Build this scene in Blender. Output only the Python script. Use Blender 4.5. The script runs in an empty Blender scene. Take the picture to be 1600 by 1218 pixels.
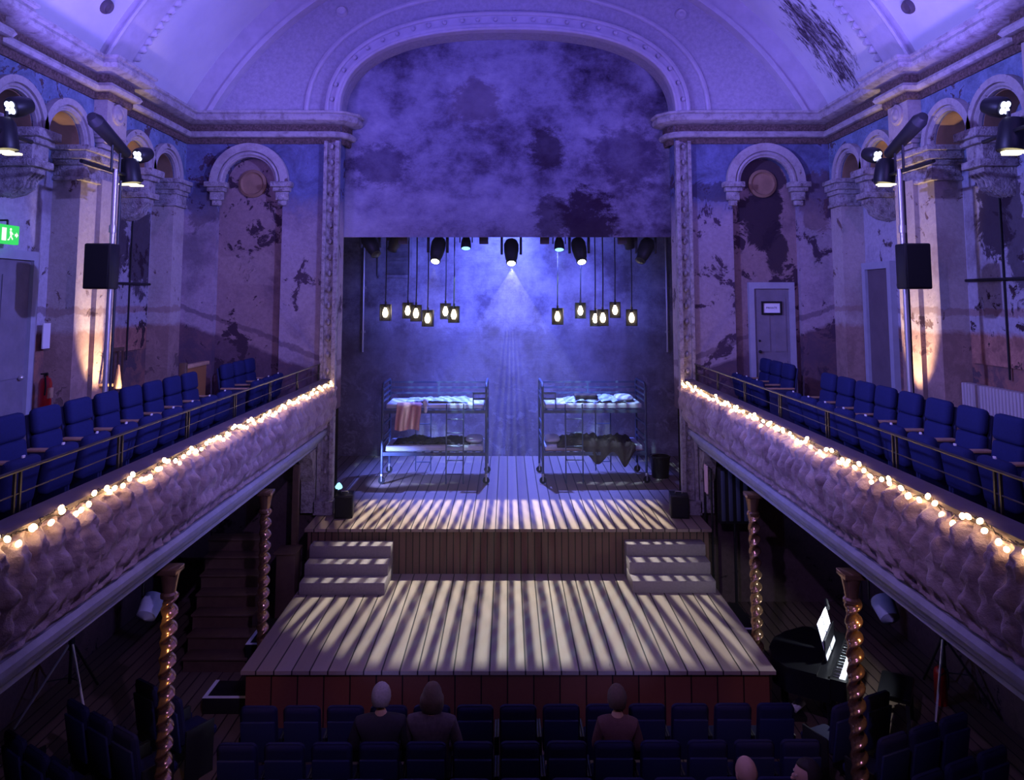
import bpy, bmesh, math, random
from mathutils import Vector, Matrix, noise
random.seed(7)
PI = math.pi
sc = bpy.context.scene
C = sc.collection

# ------------------------------------------------------------------ camera
CAMZ = 5.45
cam_d = bpy.data.cameras.new('camera')
cam = bpy.data.objects.new('camera', cam_d); C.objects.link(cam)
cam_d.sensor_width = 36.0
cam_d.lens = 1150 / 1600 * 36
cam.location = (0, 0, CAMZ)
cam.rotation_euler = (PI/2 + math.atan(103/1150), 0, 0)
cam_d.shift_x = 7/1600
cam_d.shift_y = -247/1600
cam_d.clip_start = 0.05
sc.camera = cam

# ------------------------------------------------------------------ world and exposure
w = bpy.data.worlds.new('world'); sc.world = w; w.use_nodes = True
w.node_tree.nodes['Background'].inputs[0].default_value = (0.12, 0.08, 0.6, 1)
w.node_tree.nodes['Background'].inputs[1].default_value = 0.0
vs = sc.view_settings
sc.display_settings.display_device = 'sRGB'
vs.view_transform = 'Standard'; vs.look = 'None'; vs.gamma = 1.0; vs.use_curve_mapping = False
vs.exposure = 0.0
sc.cycles.max_bounces = 5
sc.cycles.diffuse_bounces = 3
sc.cycles.glossy_bounces = 2
sc.cycles.volume_bounces = 0
sc.cycles.sample_clamp_indirect = 4.0

# ------------------------------------------------------------------ stage and house lights
def aim(o, target):
    d = Vector(target) - o.location
    o.rotation_euler = d.to_track_quat('-Z', 'Y').to_euler()

def spot(name, loc, target, color, power, angle, blend=0.5, radius=0.1):
    d = bpy.data.lights.new(name, 'SPOT')
    d.color = color; d.energy = power; d.spot_size = math.radians(angle); d.spot_blend = blend; d.shadow_soft_size = radius
    o = bpy.data.objects.new(name, d); C.objects.link(o); o.location = loc; aim(o, target)
    return o

def gobo(o, period, duty, soft, rot=0.0, phase=0.0, wob=0.0, shutter=None):
    """a striped gobo in the lamp: thin blades across the beam"""
    d = o.data; d.use_nodes = True; t = d.node_tree; t.nodes.clear()
    N = t.nodes.new; L = t.links.new
    g = N('ShaderNodeNewGeometry'); vt = N('ShaderNodeVectorTransform'); vt.vector_type = 'VECTOR'; vt.convert_from = 'WORLD'; vt.convert_to = 'OBJECT'
    L(g.outputs['Incoming'], vt.inputs[0])
    s = N('ShaderNodeSeparateXYZ'); L(vt.outputs[0], s.inputs[0])
    def m(op, a, b=0.0):
        n = N('ShaderNodeMath'); n.operation = op
        for i, v in enumerate((a, b)):
            if isinstance(v, (int, float)): n.inputs[i].default_value = v
            else: L(v, n.inputs[i])
        return n.outputs[0]
    x = m('DIVIDE', s.outputs[0], s.outputs[2]); y = m('DIVIDE', s.outputs[1], s.outputs[2])
    u = m('ADD', m('MULTIPLY', x, math.cos(rot)), m('MULTIPLY', y, math.sin(rot)))
    if wob: u = m('ADD', u, m('MULTIPLY', m('SINE', m('MULTIPLY', u, 37.0)), wob))
    k = m('ADD', m('MULTIPLY', u, 1/period), phase)
    tri = m('PINGPONG', k, 0.5)                                   # 0..0.5
    a = m('MULTIPLY', m('SUBTRACT', tri, 0.5*(1-duty) - soft*0.5), 1/soft)
    n = N('ShaderNodeClamp'); L(a, n.inputs[0])
    R3 = o.rotation_euler.to_matrix().transposed()
    def tp(p):
        d_ = R3 @ (Vector(p) - o.location); return d_.x/d_.z, d_.y/d_.z
    val = n.outputs[0]
    for p, q, inside in (shutter or ()):                          # framing shutters: straight edges across the beam
        (ax, ay), (bx, by), (cx, cy) = tp(p), tp(q), tp(inside)
        nx, ny = by-ay, ax-bx; ln = math.hypot(nx, ny); nx /= ln; ny /= ln
        c0 = nx*ax + ny*ay
        if nx*cx + ny*cy < c0: nx, ny, c0 = -nx, -ny, -c0
        sh = N('ShaderNodeClamp'); L(m('MULTIPLY', m('SUBTRACT', m('ADD', m('MULTIPLY', x, nx), m('MULTIPLY', y, ny)), c0), 22.0), sh.inputs[0])
        val = m('MULTIPLY', val, sh.outputs[0])
    e = N('ShaderNodeEmission'); out = N('ShaderNodeOutputLight')
    L(val, e.inputs['Strength']); L(e.outputs[0], out.inputs[0])

BLUE = (0.17, 0.13, 1.0); VIOLET = (0.24, 0.17, 1.0); LILAC = (0.34, 0.24, 1.0)
# violet LED washes on to the vault: pole rigs plus an added unseen pair; then hall washes
for s in (-1, 1):
    spot('vault_wash', (s*4.9, 8.4, 7.3), (s*1.6, 11.5, 12.6), VIOLET, 560, 150, 0.8, 0.3)
    spot('vault_wash', (s*4.9, 4.6, 7.3), (s*1.0, 8.0, 12.6), BLUE, 560, 150, 0.8, 0.3)  # no rig here: unseen pair added to light the nearer vault
    spot('wall_wash', (-s*4.7, 6.0, 8.2), (s*6.2, 10.4, 6.7), (0.24, 0.23, 1.0), 4000, 60, 0.8, 0.15)
    spot('front_wash', (s*3.6, 1.0, 9.6), (s*4.3, 13.8, 6.8), (0.34, 0.20, 1.0), 780, 32, 0.8, 0.15)
    spot('balcony_wash', (-s*0.8, 1.5, 7.6), (s*3.25, 9.5, 3.3), (0.48, 0.31, 1.0), 900, 52, 0.9, 0.06)  # unseen lamp added, placed to rake along the relief front
    spot('moulding_wash', (-s*2.6, 9.0, 0.9), (s*3.4, 10.2, 2.9), (0.20, 0.26, 1.0), 60, 90, 0.9, 0.2)
    spot('pier_uplight', (s*5.55, 10.9, 3.5), (s*6.12, 10.95, 5.3), (1.0, 0.70, 0.40), 800, 40, 0.8, 0.05)
    spot('column_light', (s*3.75, 7.25, 2.62), (s*3.45, 7.85, 1.6), (1.0, 0.55, 0.22), 16, 70, 0.6, 0.04)
spot('border_wash', (0.0, 2.0, 9.8), (-0.5, 14.2, 9.2), (0.13, 0.125, 1.0), 1150, 32, 0.8, 0.2)
spot('house_dim', (0.0, 2.5, 10.5), (0.0, 8.6, 0.5), (0.34, 0.22, 1.0), 22, 75, 0.8, 0.3)
# overhead blue washes on the stage
for x in (-0.83, 1.02):
    spot('stage_blue', (x, 14.8, 6.33), (x*0.6, 18.5, 5.5), (0.13, 0.16, 1.0), 900, 96, 0.8, 0.06)
spot('stage_blue', (0.0, 18.3, 9.8), (0.0, 16.9, 1.55), (0.10, 0.16, 1.0), 12000, 50, 0.6, 0.08)
spot('stage_lilac', (0.0, 14.6, 6.3), (0.0, 18.4, 3.2), (0.34, 0.28, 1.0), 1000, 116, 0.9, 0.1)
spot('stage_side', (-3.25, 15.1, 2.1), (-1.6, 17.2, 1.6), (0.20, 0.28, 1.0), 420, 60, 0.7, 0.05)
# moving heads with striped gobos
CI = (0.0, 11.5, 0.8)
g1 = spot('moving_head_beam', (0.08, 14.38, 6.02), (0.08, 12.85, 0.8), (0.95, 1.0, 0.84), 2600, 84, 0.10, 0.01)
gobo(g1, 0.043, 0.52, 0.22, 0.0, 0.1, 0.004, (((-3, 14.75, 1.55), (3, 14.75, 1.55), CI), ((3.34, 9.7, 0.8), (3.40, 12.9, 0.8), CI), ((-3.36, 9.7, 0.8), (-3.36, 12.9, 0.8), CI), ((-3.34, 10.85, 0.8), (-1.85, 9.66, 0.8), CI), ((-3, 9.66, 0.8), (3, 9.66, 0.8), CI)))
g2 = spot('moving_head_beam', (1.47, 14.38, 6.03), (0.2, 11.2, 0.8), (0.35, 0.85, 1.0), 260, 40, 0.3, 0.01)
gobo(g2, 0.040, 0.40, 0.25, -0.22, 0.3, 0.004, (((3.34, 9.7, 0.8), (3.36, 12.9, 0.8), CI), ((-3, 9.66, 0.8), (3, 9.66, 0.8), CI)))
g3 = spot('moving_head_beam', (-1.44, 14.38, 6.03), (-1.2, 13.7, 1.55), (1.0, 0.90, 0.74), 420, 56, 0.35, 0.01)
gobo(g3, 0.052, 0.5, 0.25, 0.0, 0.2, 0.004, (((-3, 14.75, 1.55), (3, 14.75, 1.55), (0, 13.3, 1.55)),))
for x, xt in ((-0.83, -1.5), (1.02, 1.85)):
    g4 = spot('par_beam', (x, 14.8, 6.33), (xt, 16.45, 3.2), (0.45, 0.72, 1.0), 900, 34, 0.3, 0.01)
    gobo(g4, 0.055, 0.62, 0.3, 0.0, 0.2, 0.0)

# ------------------------------------------------------------------ mesh helpers
class MB:
    def __init__(s): s.v = []; s.f = []
    def add(s, vs_, fs, M=None):
        b = len(s.v)
        s.v += [tuple(M @ Vector(p)) if M else tuple(p) for p in vs_]
        s.f += [tuple(b+i for i in f) for f in fs]
        return s
    def box(s, x0, x1, y0, y1, z0, z1, M=None):
        v = [(x, y, z) for z in (z0, z1) for y in (y0, y1) for x in (x0, x1)]
        return s.add(v, [(0,2,3,1),(4,5,7,6),(0,1,5,4),(2,6,7,3),(0,4,6,2),(1,3,7,5)], M)
    def rbox(s, x0, x1, y0, y1, z0, z1, r=0.02, seg=2, M=None, taper=None):
        bm = bmesh.new(); bmesh.ops.create_cube(bm, size=1.0)
        for v in bm.verts:
            v.co = Vector((x0 if v.co.x < 0 else x1, y0 if v.co.y < 0 else y1, z0 if v.co.z < 0 else z1))
            if taper and v.co.z == z1: v.co.x = (x0+x1)/2 + (v.co.x-(x0+x1)/2)*taper
        bmesh.ops.bevel(bm, geom=list(bm.edges), offset=r, segments=seg, affect='EDGES', profile=0.5)
        bm.verts.index_update()
        s.add([v.co for v in bm.verts], [[v.index for v in f.verts] for f in bm.faces], M); bm.free()
        return s
    def cyl(s, p0, p1, r0, r1=None, n=12, cap=True):
        p0 = Vector(p0); p1 = Vector(p1); r1 = r0 if r1 is None else r1
        q = (p1-p0).to_track_quat('Z', 'Y').to_matrix()
        v = []
        for p, r in ((p0, r0), (p1, r1)):
            v += [p + q @ Vector((r*math.cos(2*PI*i/n), r*math.sin(2*PI*i/n), 0)) for i in range(n)]
        f = [(i, (i+1) % n, n+(i+1) % n, n+i) for i in range(n)]
        if cap: f += [tuple(range(n-1, -1, -1)), tuple(range(n, 2*n))]
        return s.add(v, f)
    def tube(s, pts, r, n=6, cap=True):
        pts = [Vector(p) for p in pts]; v = []; k = len(pts); ref = None
        for i, p in enumerate(pts):
            t = (pts[min(i+1, k-1)] - pts[max(i-1, 0)]).normalized()
            if ref is None: ref = t.orthogonal().normalized()
            a = (ref - t*ref.dot(t)).normalized(); b = t.cross(a); ref = a
            rr = r[i] if isinstance(r, (list, tuple)) else r
            v += [p + a*rr*math.cos(2*PI*j/n) + b*rr*math.sin(2*PI*j/n) for j in range(n)]
        f = [(i*n+j, i*n+(j+1) % n, (i+1)*n+(j+1) % n, (i+1)*n+j) for i in range(k-1) for j in range(n)]
        if cap: f += [tuple(range(n-1, -1, -1)), tuple(range((k-1)*n, k*n))]
        return s.add(v, f)
    def lathe(s, prof, c=(0,0,0), n=20, M=None):
        v = [(c[0]+r*math.cos(2*PI*i/n), c[1]+r*math.sin(2*PI*i/n), c[2]+z) for r, z in prof for i in range(n)]
        k = len(prof)
        f = [(a*n+i, a*n+(i+1) % n, (a+1)*n+(i+1) % n, (a+1)*n+i) for a in range(k-1) for i in range(n)]
        f += [tuple(range(n-1, -1, -1)), tuple(range((k-1)*n, k*n))]
        return s.add(v, f, M)
    def prism(s, poly, fn, t0, t1):
        n = len(poly)
        v = [fn(a, b, t0) for a, b in poly] + [fn(a, b, t1) for a, b in poly]
        f = [tuple(range(n-1, -1, -1)), tuple(range(n, 2*n))] + [(i, (i+1) % n, n+(i+1) % n, n+i) for i in range(n)]
        return s.add(v, f)
    def grid(s, nu, nv, fn):
        v = [fn(i/nu, j/nv) for i in range(nu+1) for j in range(nv+1)]; m = nv+1
        f = [(i*m+j, (i+1)*m+j, (i+1)*m+j+1, i*m+j+1) for i in range(nu) for j in range(nv)]
        return s.add(v, f)
    def sphere(s, c, rx, ry=None, rz=None, n=14, m=9, M=None, fn=None):
        ry = rx if ry is None else ry; rz = rx if rz is None else rz
        v = [(0,0,1)]
        for j in range(1, m):
            a = PI*j/m
            v += [(math.sin(a)*math.cos(2*PI*i/n), math.sin(a)*math.sin(2*PI*i/n), math.cos(a)) for i in range(n)]
        v.append((0,0,-1))
        if fn: v = [fn(Vector(p)) for p in v]
        v = [(c[0]+p[0]*rx, c[1]+p[1]*ry, c[2]+p[2]*rz) for p in v]
        f = [(0, 1+i, 1+(i+1) % n) for i in range(n)]
        for j in range(m-2):
            b = 1+j*n; f += [(b+i, b+n+i, b+n+(i+1) % n, b+(i+1) % n) for i in range(n)]
        b = 1+(m-2)*n; e = len(v)-1
        f += [(b+i, e, b+(i+1) % n) for i in range(n)]
        return s.add(v, f, M)
    def band(s, curve0, curve1, fn, t0, t1):
        """a moulding between two open 2-D curves, fn(a, b, t) -> point"""
        n = len(curve0)
        v = [fn(*p, t0) for p in curve0] + [fn(*p, t0) for p in curve1] + [fn(*p, t1) for p in curve0] + [fn(*p, t1) for p in curve1]
        f = []
        for i in range(n-1):
            f += [(i, i+1, n+i+1, n+i), (2*n+i, 3*n+i, 3*n+i+1, 2*n+i+1), (i, 2*n+i, 2*n+i+1, i+1), (n+i, n+i+1, 3*n+i+1, 3*n+i)]
        for i in (0, n-1): f.append((i, n+i, 3*n+i, 2*n+i))
        return s.add(v, f)
    def mesh(s, name, mat, smooth=40):
        me = bpy.data.meshes.new(name); me.from_pydata(s.v, [], s.f); me.validate()
        bm = bmesh.new(); bm.from_mesh(me); bmesh.ops.recalc_face_normals(bm, faces=list(bm.faces)); bm.to_mesh(me); bm.free()
        if smooth:
            me.polygons.foreach_set('use_smooth', [True]*len(me.polygons)); me.set_sharp_from_angle(angle=math.radians(smooth))
        for m in (mat if isinstance(mat, (list, tuple)) else [mat]): me.materials.append(m)
        return me
    def build(s, name, mat, parent=None, smooth=40, loc=None, rz=None):
        o = bpy.data.objects.new(name, s.mesh(name, mat, smooth)); C.objects.link(o)
        if parent: o.parent = parent
        if loc: o.location = loc
        if rz is not None: o.rotation_euler.z = rz
        return o

def tag(o, label=None, cat=None, group=None, kind=None):
    if label: o['label'] = label
    if cat: o['category'] = cat
    if group: o['group'] = group
    if kind: o['kind'] = kind
    return o
def thing(name, label, cat, loc=(0,0,0), rz=0.0, group=None):
    o = bpy.data.objects.new(name, None); C.objects.link(o); o.empty_display_size = 0.1
    o.location = loc; o.rotation_euler = (0, 0, rz)
    return tag(o, label, cat, group)
def struct(mb, name, mat, parent=None, smooth=40):
    o = mb.build(name, mat, parent, smooth)
    if not parent: o['kind'] = 'structure'
    return o
def copy_tree(o, parent=None):
    c = o.copy(); C.objects.link(c); c.parent = parent
    for ch in list(o.children): copy_tree(ch, c)
    return c
ORD = ['first','second','third','fourth','fifth','sixth','seventh','eighth','ninth','tenth','eleventh','twelfth','thirteenth','fourteenth']
SIDE = {-1: 'left', 1: 'right'}

# ------------------------------------------------------------------ materials
class G:
    def __init__(s, name):
        s.m = bpy.data.materials.new(name); s.m.use_nodes = True; s.t = s.m.node_tree; s.t.nodes.clear()
        s.out = s.t.nodes.new('ShaderNodeOutputMaterial')
        s._pos = None
    def n(s, typ, ins=None, **props):
        nd = s.t.nodes.new(typ)
        for k, v in props.items(): setattr(nd, k, v)
        for k, v in (ins or {}).items():
            if isinstance(v, bpy.types.NodeSocket): s.t.links.new(v, nd.inputs[k])
            else: nd.inputs[k].default_value = v
        return nd
    @property
    def pos(s):
        if s._pos is None: s._pos = s.n('ShaderNodeNewGeometry').outputs['Position']
        return s._pos
    def xyz(s):
        return s.n('ShaderNodeSeparateXYZ', {0: s.pos}).outputs
    def obj(s): return s.n('ShaderNodeTexCoord').outputs['Object']
    def math(s, op, a, b=0.0, c=0.0): return s.n('ShaderNodeMath', {0: a, 1: b, 2: c}, operation=op).outputs[0]
    def noise(s, scale, detail=5, rough=0.6, vec=None, dist=0.0, sc3=None):
        v = vec or s.pos
        if sc3: v = s.n('ShaderNodeMapping', {'Vector': v, 'Scale': sc3}).outputs[0]
        return s.n('ShaderNodeTexNoise', {'Vector': v, 'Scale': scale, 'Detail': detail, 'Roughness': rough, 'Distortion': dist}).outputs[0]
    def ramp(s, fac, stops, interp='LINEAR'):
        r = s.n('ShaderNodeValToRGB', {0: fac}); cr = r.color_ramp; cr.interpolation = interp
        while len(cr.elements) < len(stops): cr.elements.new(0.5)
        for e, (p, c) in zip(cr.elements, stops):
            e.position = p; e.color = (*c, 1) if isinstance(c, tuple) else (c, c, c, 1)
        return r.outputs[0]
    def step(s, v, a, b): return s.n('ShaderNodeMapRange', {0: v, 1: a, 2: b}, clamp=True).outputs[0]
    def mix(s, fac, a, b, mode='MIX'):
        nd = s.n('ShaderNodeMix', None, data_type='RGBA', blend_type=mode)
        for i, v in ((0, fac), (6, a), (7, b)):
            if isinstance(v, bpy.types.NodeSocket): s.t.links.new(v, nd.inputs[i])
            else: nd.inputs[i].default_value = (*v, 1) if isinstance(v, tuple) and len(v) == 3 else v
        return nd.outputs[2]
    def bump(s, h, strength=0.3, dist=0.02): return s.n('ShaderNodeBump', {'Height': h, 'Strength': strength, 'Distance': dist}).outputs[0]
    def done(s, color, rough=0.6, metal=0.0, normal=None, spec=0.3, sheen=0.0):
        ins = {'Base Color': (*color, 1) if isinstance(color, tuple) else color, 'Roughness': rough, 'Metallic': metal, 'Specular IOR Level': spec}
        if normal is not None: ins['Normal'] = normal
        if sheen: ins['Sheen Weight'] = sheen
        b = s.n('ShaderNodeBsdfPrincipled', ins)
        s.t.links.new(b.outputs[0], s.out.inputs[0]); return s.m

def plain(name, c, rough=0.5, metal=0.0, spec=0.3, nz=0.0, sc=20):
    g = G(name)
    col = c
    if nz: col = g.mix(g.noise(sc, 4), tuple(v*(1-nz) for v in c), tuple(min(1, v*(1+nz)) for v in c))
    return g.done(col, rough, metal, None, spec)
def glow(name, c, strength):
    g = G(name); e = g.n('ShaderNodeEmission', {0: (*c, 1), 1: strength}); g.t.links.new(e.outputs[0], g.out.inputs[0]); return g.m

def plaster(name, light, mid, dark, frieze=None, dado=None, scale=0.9, slope=False, brick=None, lunette=False, th=0.64, blobs=()):
    g = G(name); x, y, z = g.xyz()
    n1 = g.noise(scale, 8, 0.68); n2 = g.noise(scale*3.1, 6, 0.7, dist=0.6); n3 = g.noise(14, 5, 0.7)
    col = g.ramp(n1, [(0.34, mid), (0.47, light), (0.62, light), (0.70, mid)])
    if frieze is not None:
        zz = g.math('ADD', z, g.math('MULTIPLY', n2, 0.9))
        col = g.mix(g.step(zz, 7.35, 7.85), col, g.mix(g.step(n2, 0.35, 0.65), tuple(v*0.55 for v in frieze), tuple(v*1.25 for v in frieze)))
    if lunette: col = g.mix(g.step(z, 8.90, 8.92), col, g.mix(n1, (0.46, 0.42, 0.50), (0.58, 0.54, 0.60)))
    if dado is not None:
        zz = g.math('ADD', z, g.math('MULTIPLY', n2, 0.25))
        if slope:
            ax = g.math('ABSOLUTE', x)
            zz = g.math('SUBTRACT', zz, g.math('MULTIPLY', g.math('SUBTRACT', ax, 6.0), 0.36))
        low = g.mix(g.step(n2, 0.42, 0.58), dado, brick or tuple(v*1.35 for v in dado))
        col = g.mix(g.step(zz, 5.13, 5.05), col, low)
        band = g.math('MULTIPLY', g.step(zz, 5.32, 5.34), g.step(zz, 5.44, 5.42))
        col = g.mix(g.math('MULTIPLY', band, 0.6), col, dado)
    patch = g.step(g.math('ADD', n2, g.math('MULTIPLY', g.math('SUBTRACT', n1, 0.5), 0.9)), th, th+0.04)
    if lunette: patch = g.math('MULTIPLY', patch, g.step(z, 8.92, 8.90))
    col = g.mix(patch, col, dark)
    for axis, ca, cz, ra, rz, bc, am in blobs:
        a_ = g.math('DIVIDE', g.math('SUBTRACT', x if axis == 'x' else y, ca), ra); b_ = g.math('DIVIDE', g.math('SUBTRACT', z, cz), rz)
        d_ = g.math('SQRT', g.math('ADD', g.math('MULTIPLY', a_, a_), g.math('MULTIPLY', b_, b_)))
        col = g.mix(g.math('MULTIPLY', g.step(g.math('ADD', d_, g.math('MULTIPLY', g.math('SUBTRACT', n2, 0.5), 2.4)), 1.0, 0.85), am), col, bc)
    col = g.mix(g.step(n3, 0.3, 0.75), g.mix(0.35, col, dark), col)
    h = g.math('ADD', g.math('MULTIPLY', n3, 0.5), g.math('MULTIPLY', patch, -0.6))
    return g.done(col, 0.85, 0, g.bump(h, 0.5, 0.03), 0.15)

M = {}
DK = (0.03, 0.018, 0.03)
M['wall'] = plaster('weathered_side_plaster', (0.52, 0.50, 0.58), (0.32, 0.29, 0.36), (0.10, 0.07, 0.08), (0.22, 0.30, 0.46), (0.15, 0.09, 0.09), 0.8, brick=(0.34, 0.16, 0.11), th=0.60)
M['front'] = plaster('weathered_front_plaster', (0.44, 0.36, 0.41), (0.27, 0.21, 0.26), (0.08, 0.05, 0.08), (0.17, 0.20, 0.36), (0.12, 0.08, 0.11), 0.7, slope=True, brick=(0.19, 0.11, 0.12), lunette=True, th=0.60,
    blobs=(('x', 3.95, 7.45, 0.75, 0.22, DK, 0.6), ('x', -5.75, 7.2, 0.35, 0.5, DK, 0.5), ('x', 5.85, 7.3, 0.35, 0.6, (0.16, 0.09, 0.08), 0.6)))
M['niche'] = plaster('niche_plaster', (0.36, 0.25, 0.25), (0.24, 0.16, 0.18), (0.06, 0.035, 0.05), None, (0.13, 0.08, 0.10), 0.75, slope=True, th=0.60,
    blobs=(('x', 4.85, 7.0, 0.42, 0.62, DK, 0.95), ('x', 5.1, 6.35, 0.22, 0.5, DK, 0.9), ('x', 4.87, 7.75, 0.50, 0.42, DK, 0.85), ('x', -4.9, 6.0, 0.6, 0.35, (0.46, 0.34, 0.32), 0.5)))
M['pier'] = plaster('pier_plaster', (0.52, 0.46, 0.44), (0.40, 0.33, 0.32), (0.18, 0.12, 0.11), None, (0.30, 0.20, 0.17), 1.1)
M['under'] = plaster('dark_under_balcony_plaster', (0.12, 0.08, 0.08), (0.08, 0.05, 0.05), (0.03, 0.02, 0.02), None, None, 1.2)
g = G('carved_stone_moulding')
n = g.noise(9, 6, 0.7); n2 = g.noise(38, 3, 0.6)
M['mould'] = g.done(g.ramp(n, [(0.3, (0.14, 0.10, 0.10)), (0.5, (0.40, 0.36, 0.37)), (0.7, (0.55, 0.51, 0.52))]), 0.8, 0, g.bump(n2, 0.9, 0.03), 0.2)
g = G('carved_cornice'); x, y, z = g.xyz()
n = g.noise(7, 5, 0.7); n2 = g.noise(26, 4, 0.7)
leaf = g.n('ShaderNodeTexVoronoi', {'Vector': g.pos, 'Scale': 13.0}).outputs[0]
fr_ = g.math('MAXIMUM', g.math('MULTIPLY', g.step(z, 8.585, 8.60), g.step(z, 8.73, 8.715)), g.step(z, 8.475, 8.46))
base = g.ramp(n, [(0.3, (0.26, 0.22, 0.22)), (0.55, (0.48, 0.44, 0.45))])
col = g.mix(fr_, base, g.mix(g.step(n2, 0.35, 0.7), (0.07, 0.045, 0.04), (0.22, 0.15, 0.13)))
M['cornice'] = g.done(col, 0.8, 0, g.bump(g.math('ADD', n2, g.math('MULTIPLY', leaf, 0.8)), 0.45, 0.03), 0.2)
M['arch'] = plaster('archivolt_paint', (0.50, 0.46, 0.46), (0.38, 0.33, 0.33), (0.16, 0.11, 0.11), None, None, 2.0)
M['soffit'] = plain('brown_soffit', (0.30, 0.18, 0.11), 0.8, nz=0.4, sc=5)
# vault, with the stain of a leak on the right
g = G('painted_vault'); x, y, z = g.xyz()
n1 = g.noise(1.1, 7, 0.6); n3 = g.noise(5.5, 8, 0.75, sc3=(0.6, 1.6, 0.45), dist=1.0)
dx = g.math('DIVIDE', g.math('SUBTRACT', x, 5.45), 0.75); dy = g.math('DIVIDE', g.math('SUBTRACT', y, 12.55), 0.75)
dd = g.math('SQRT', g.math('ADD', g.math('MULTIPLY', dx, dx), g.math('MULTIPLY', dy, dy)))
mask = g.step(g.math('SUBTRACT', g.math('MULTIPLY', n3, 2.2), dd), 0.25, 0.55)
col = g.mix(g.step(n1, 0.3, 0.7), (0.62, 0.60, 0.66), (0.74, 0.72, 0.76))
col = g.mix(g.math('MULTIPLY', mask, g.step(n3, 0.36, 0.56)), col, (0.07, 0.05, 0.07))
M['vault'] = g.done(col, 0.8, 0, g.bump(g.noise(30, 3), 0.12, 0.01), 0.15)
M['vaulttrim'] = plain('vault_rib_paint', (0.55, 0.50, 0.56), 0.75, nz=0.25, sc=4)
M['lunette'] = plain('lunette_paint', (0.55, 0.50, 0.56), 0.8, nz=0.15, sc=2)
# painted border cloth over the stage
g = G('painted_border_cloth'); x, y, z = g.xyz()
n1 = g.noise(0.6, 8, 0.66, dist=0.1); n2 = g.noise(2.0, 9, 0.76, dist=0.15, sc3=(1, 1, 1.5)); n3 = g.noise(26, 3, 0.6, sc3=(1, 1, 2.4))
side = g.step(g.math('ADD', x, g.math('MULTIPLY', g.math('SUBTRACT', z, 7.0), -0.35)), -0.8, 2.2)
v = g.math('SUBTRACT', g.math('ADD', n1, g.math('MULTIPLY', n2, 0.5)), g.math('MULTIPLY', side, 0.10))
col = g.ramp(v, [(0.52, (0.045, 0.03, 0.06)), (0.64, (0.15, 0.125, 0.20)), (0.76, (0.29, 0.27, 0.38)), (0.92, (0.44, 0.42, 0.53))])
def blob(cx, cz, rx, rz):
    a = g.math('DIVIDE', g.math('SUBTRACT', x, cx), rx); b = g.math('DIVIDE', g.math('SUBTRACT', z, cz), rz)
    d = g.math('SQRT', g.math('ADD', g.math('MULTIPLY', a, a), g.math('MULTIPLY', b, b)))
    return g.step(g.math('ADD', d, g.math('MULTIPLY', g.math('SUBTRACT', n2, 0.5), 2.6)), 1.05, 0.70)
for args, c, a in (((1.55, 6.75, 0.62, 0.85), (0.03, 0.012, 0.03), 0.9), ((0.75, 8.35, 0.42, 0.42), (0.05, 0.03, 0.05), 0.8), ((0.9, 6.95, 0.35, 0.5), (0.05, 0.03, 0.05), 0.7),
                   ((-0.6, 9.3, 0.62, 0.5), (0.16, 0.12, 0.17), 0.7), ((-2.5, 8.0, 0.6, 0.45), (0.06, 0.04, 0.09), 0.6), ((2.3, 8.2, 0.7, 0.7), (0.07, 0.05, 0.10), 0.55)):
    m_ = blob(*args); col = g.mix(g.math('MULTIPLY', m_, a), col, c)
M['border'] = g.done(col, 0.9, 0, g.bump(g.math('ADD', n3, n2), 0.35, 0.03), 0.1)
# back wall of the stage
g = G('peeling_back_wall'); x, y, z = g.xyz()
n1 = g.noise(1.3, 9, 0.72); n2 = g.noise(3.0, 8, 0.75, dist=0.7)
br = g.n('ShaderNodeTexBrick', {'Vector': g.n('ShaderNodeMapping', {'Vector': g.n('ShaderNodeCombineXYZ', {0: x, 1: z}).outputs[0]}).outputs[0], 'Scale': 4.0, 'Mortar Size': 0.015}).outputs[1]
col = g.ramp(n1, [(0.36, (0.13, 0.10, 0.14)), (0.5, (0.30, 0.27, 0.33)), (0.64, (0.46, 0.42, 0.48))])
zz = g.math('ADD', z, g.math('MULTIPLY', n2, 1.4))
col = g.mix(g.step(zz, 5.6, 5.2), col, g.mix(0.55, col, (0.15, 0.11, 0.13)))
fleck = g.math('MULTIPLY', g.step(n2, 0.52, 0.60), g.step(zz, 4.9, 3.6))
col = g.mix(g.math('MULTIPLY', fleck, 0.5), col, (0.48, 0.44, 0.50))
M['back'] = g.done(col, 0.85, 0, g.bump(g.math('ADD', n2, g.math('MULTIPLY', br, -0.25)), 0.5, 0.03), 0.15)

def planks(name, c1, c2, c3, wid, axis='x', rough=0.5, joint=2.6, gap=0.012):
    g = G(name); x, y, z = g.xyz()
    a, b = (x, y) if axis == 'x' else (z, x)
    k = g.math('DIVIDE', a, wid); i = g.math('FLOOR', k); fr = g.math('FRACT', k)
    wn = g.n('ShaderNodeTexWhiteNoise', {1: i}, noise_dimensions='1D').outputs[0]
    sc3 = (9, 0.6, 9) if axis == 'x' else (0.6, 9, 9)
    if axis == 'v': sc3 = (9, 9, 0.6)
    grain = g.noise(3.0, 6, 0.7, sc3=sc3)
    col = g.mix(g.math('MULTIPLY', g.math('ADD', wn, grain), 0.5), c1, c2)
    col = g.mix(g.step(grain, 0.62, 0.75), col, c3)
    edge = g.math('MINIMUM', fr, g.math('SUBTRACT', 1.0, fr)); line = g.step(edge, gap/wid*0.4, gap/wid)
    col = g.mix(line, (0.012, 0.008, 0.01), col)
    return g.done(col, rough, 0, g.bump(g.math('ADD', line, g.math('MULTIPLY', grain, 0.3)), 0.35, 0.01), 0.25)
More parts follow.
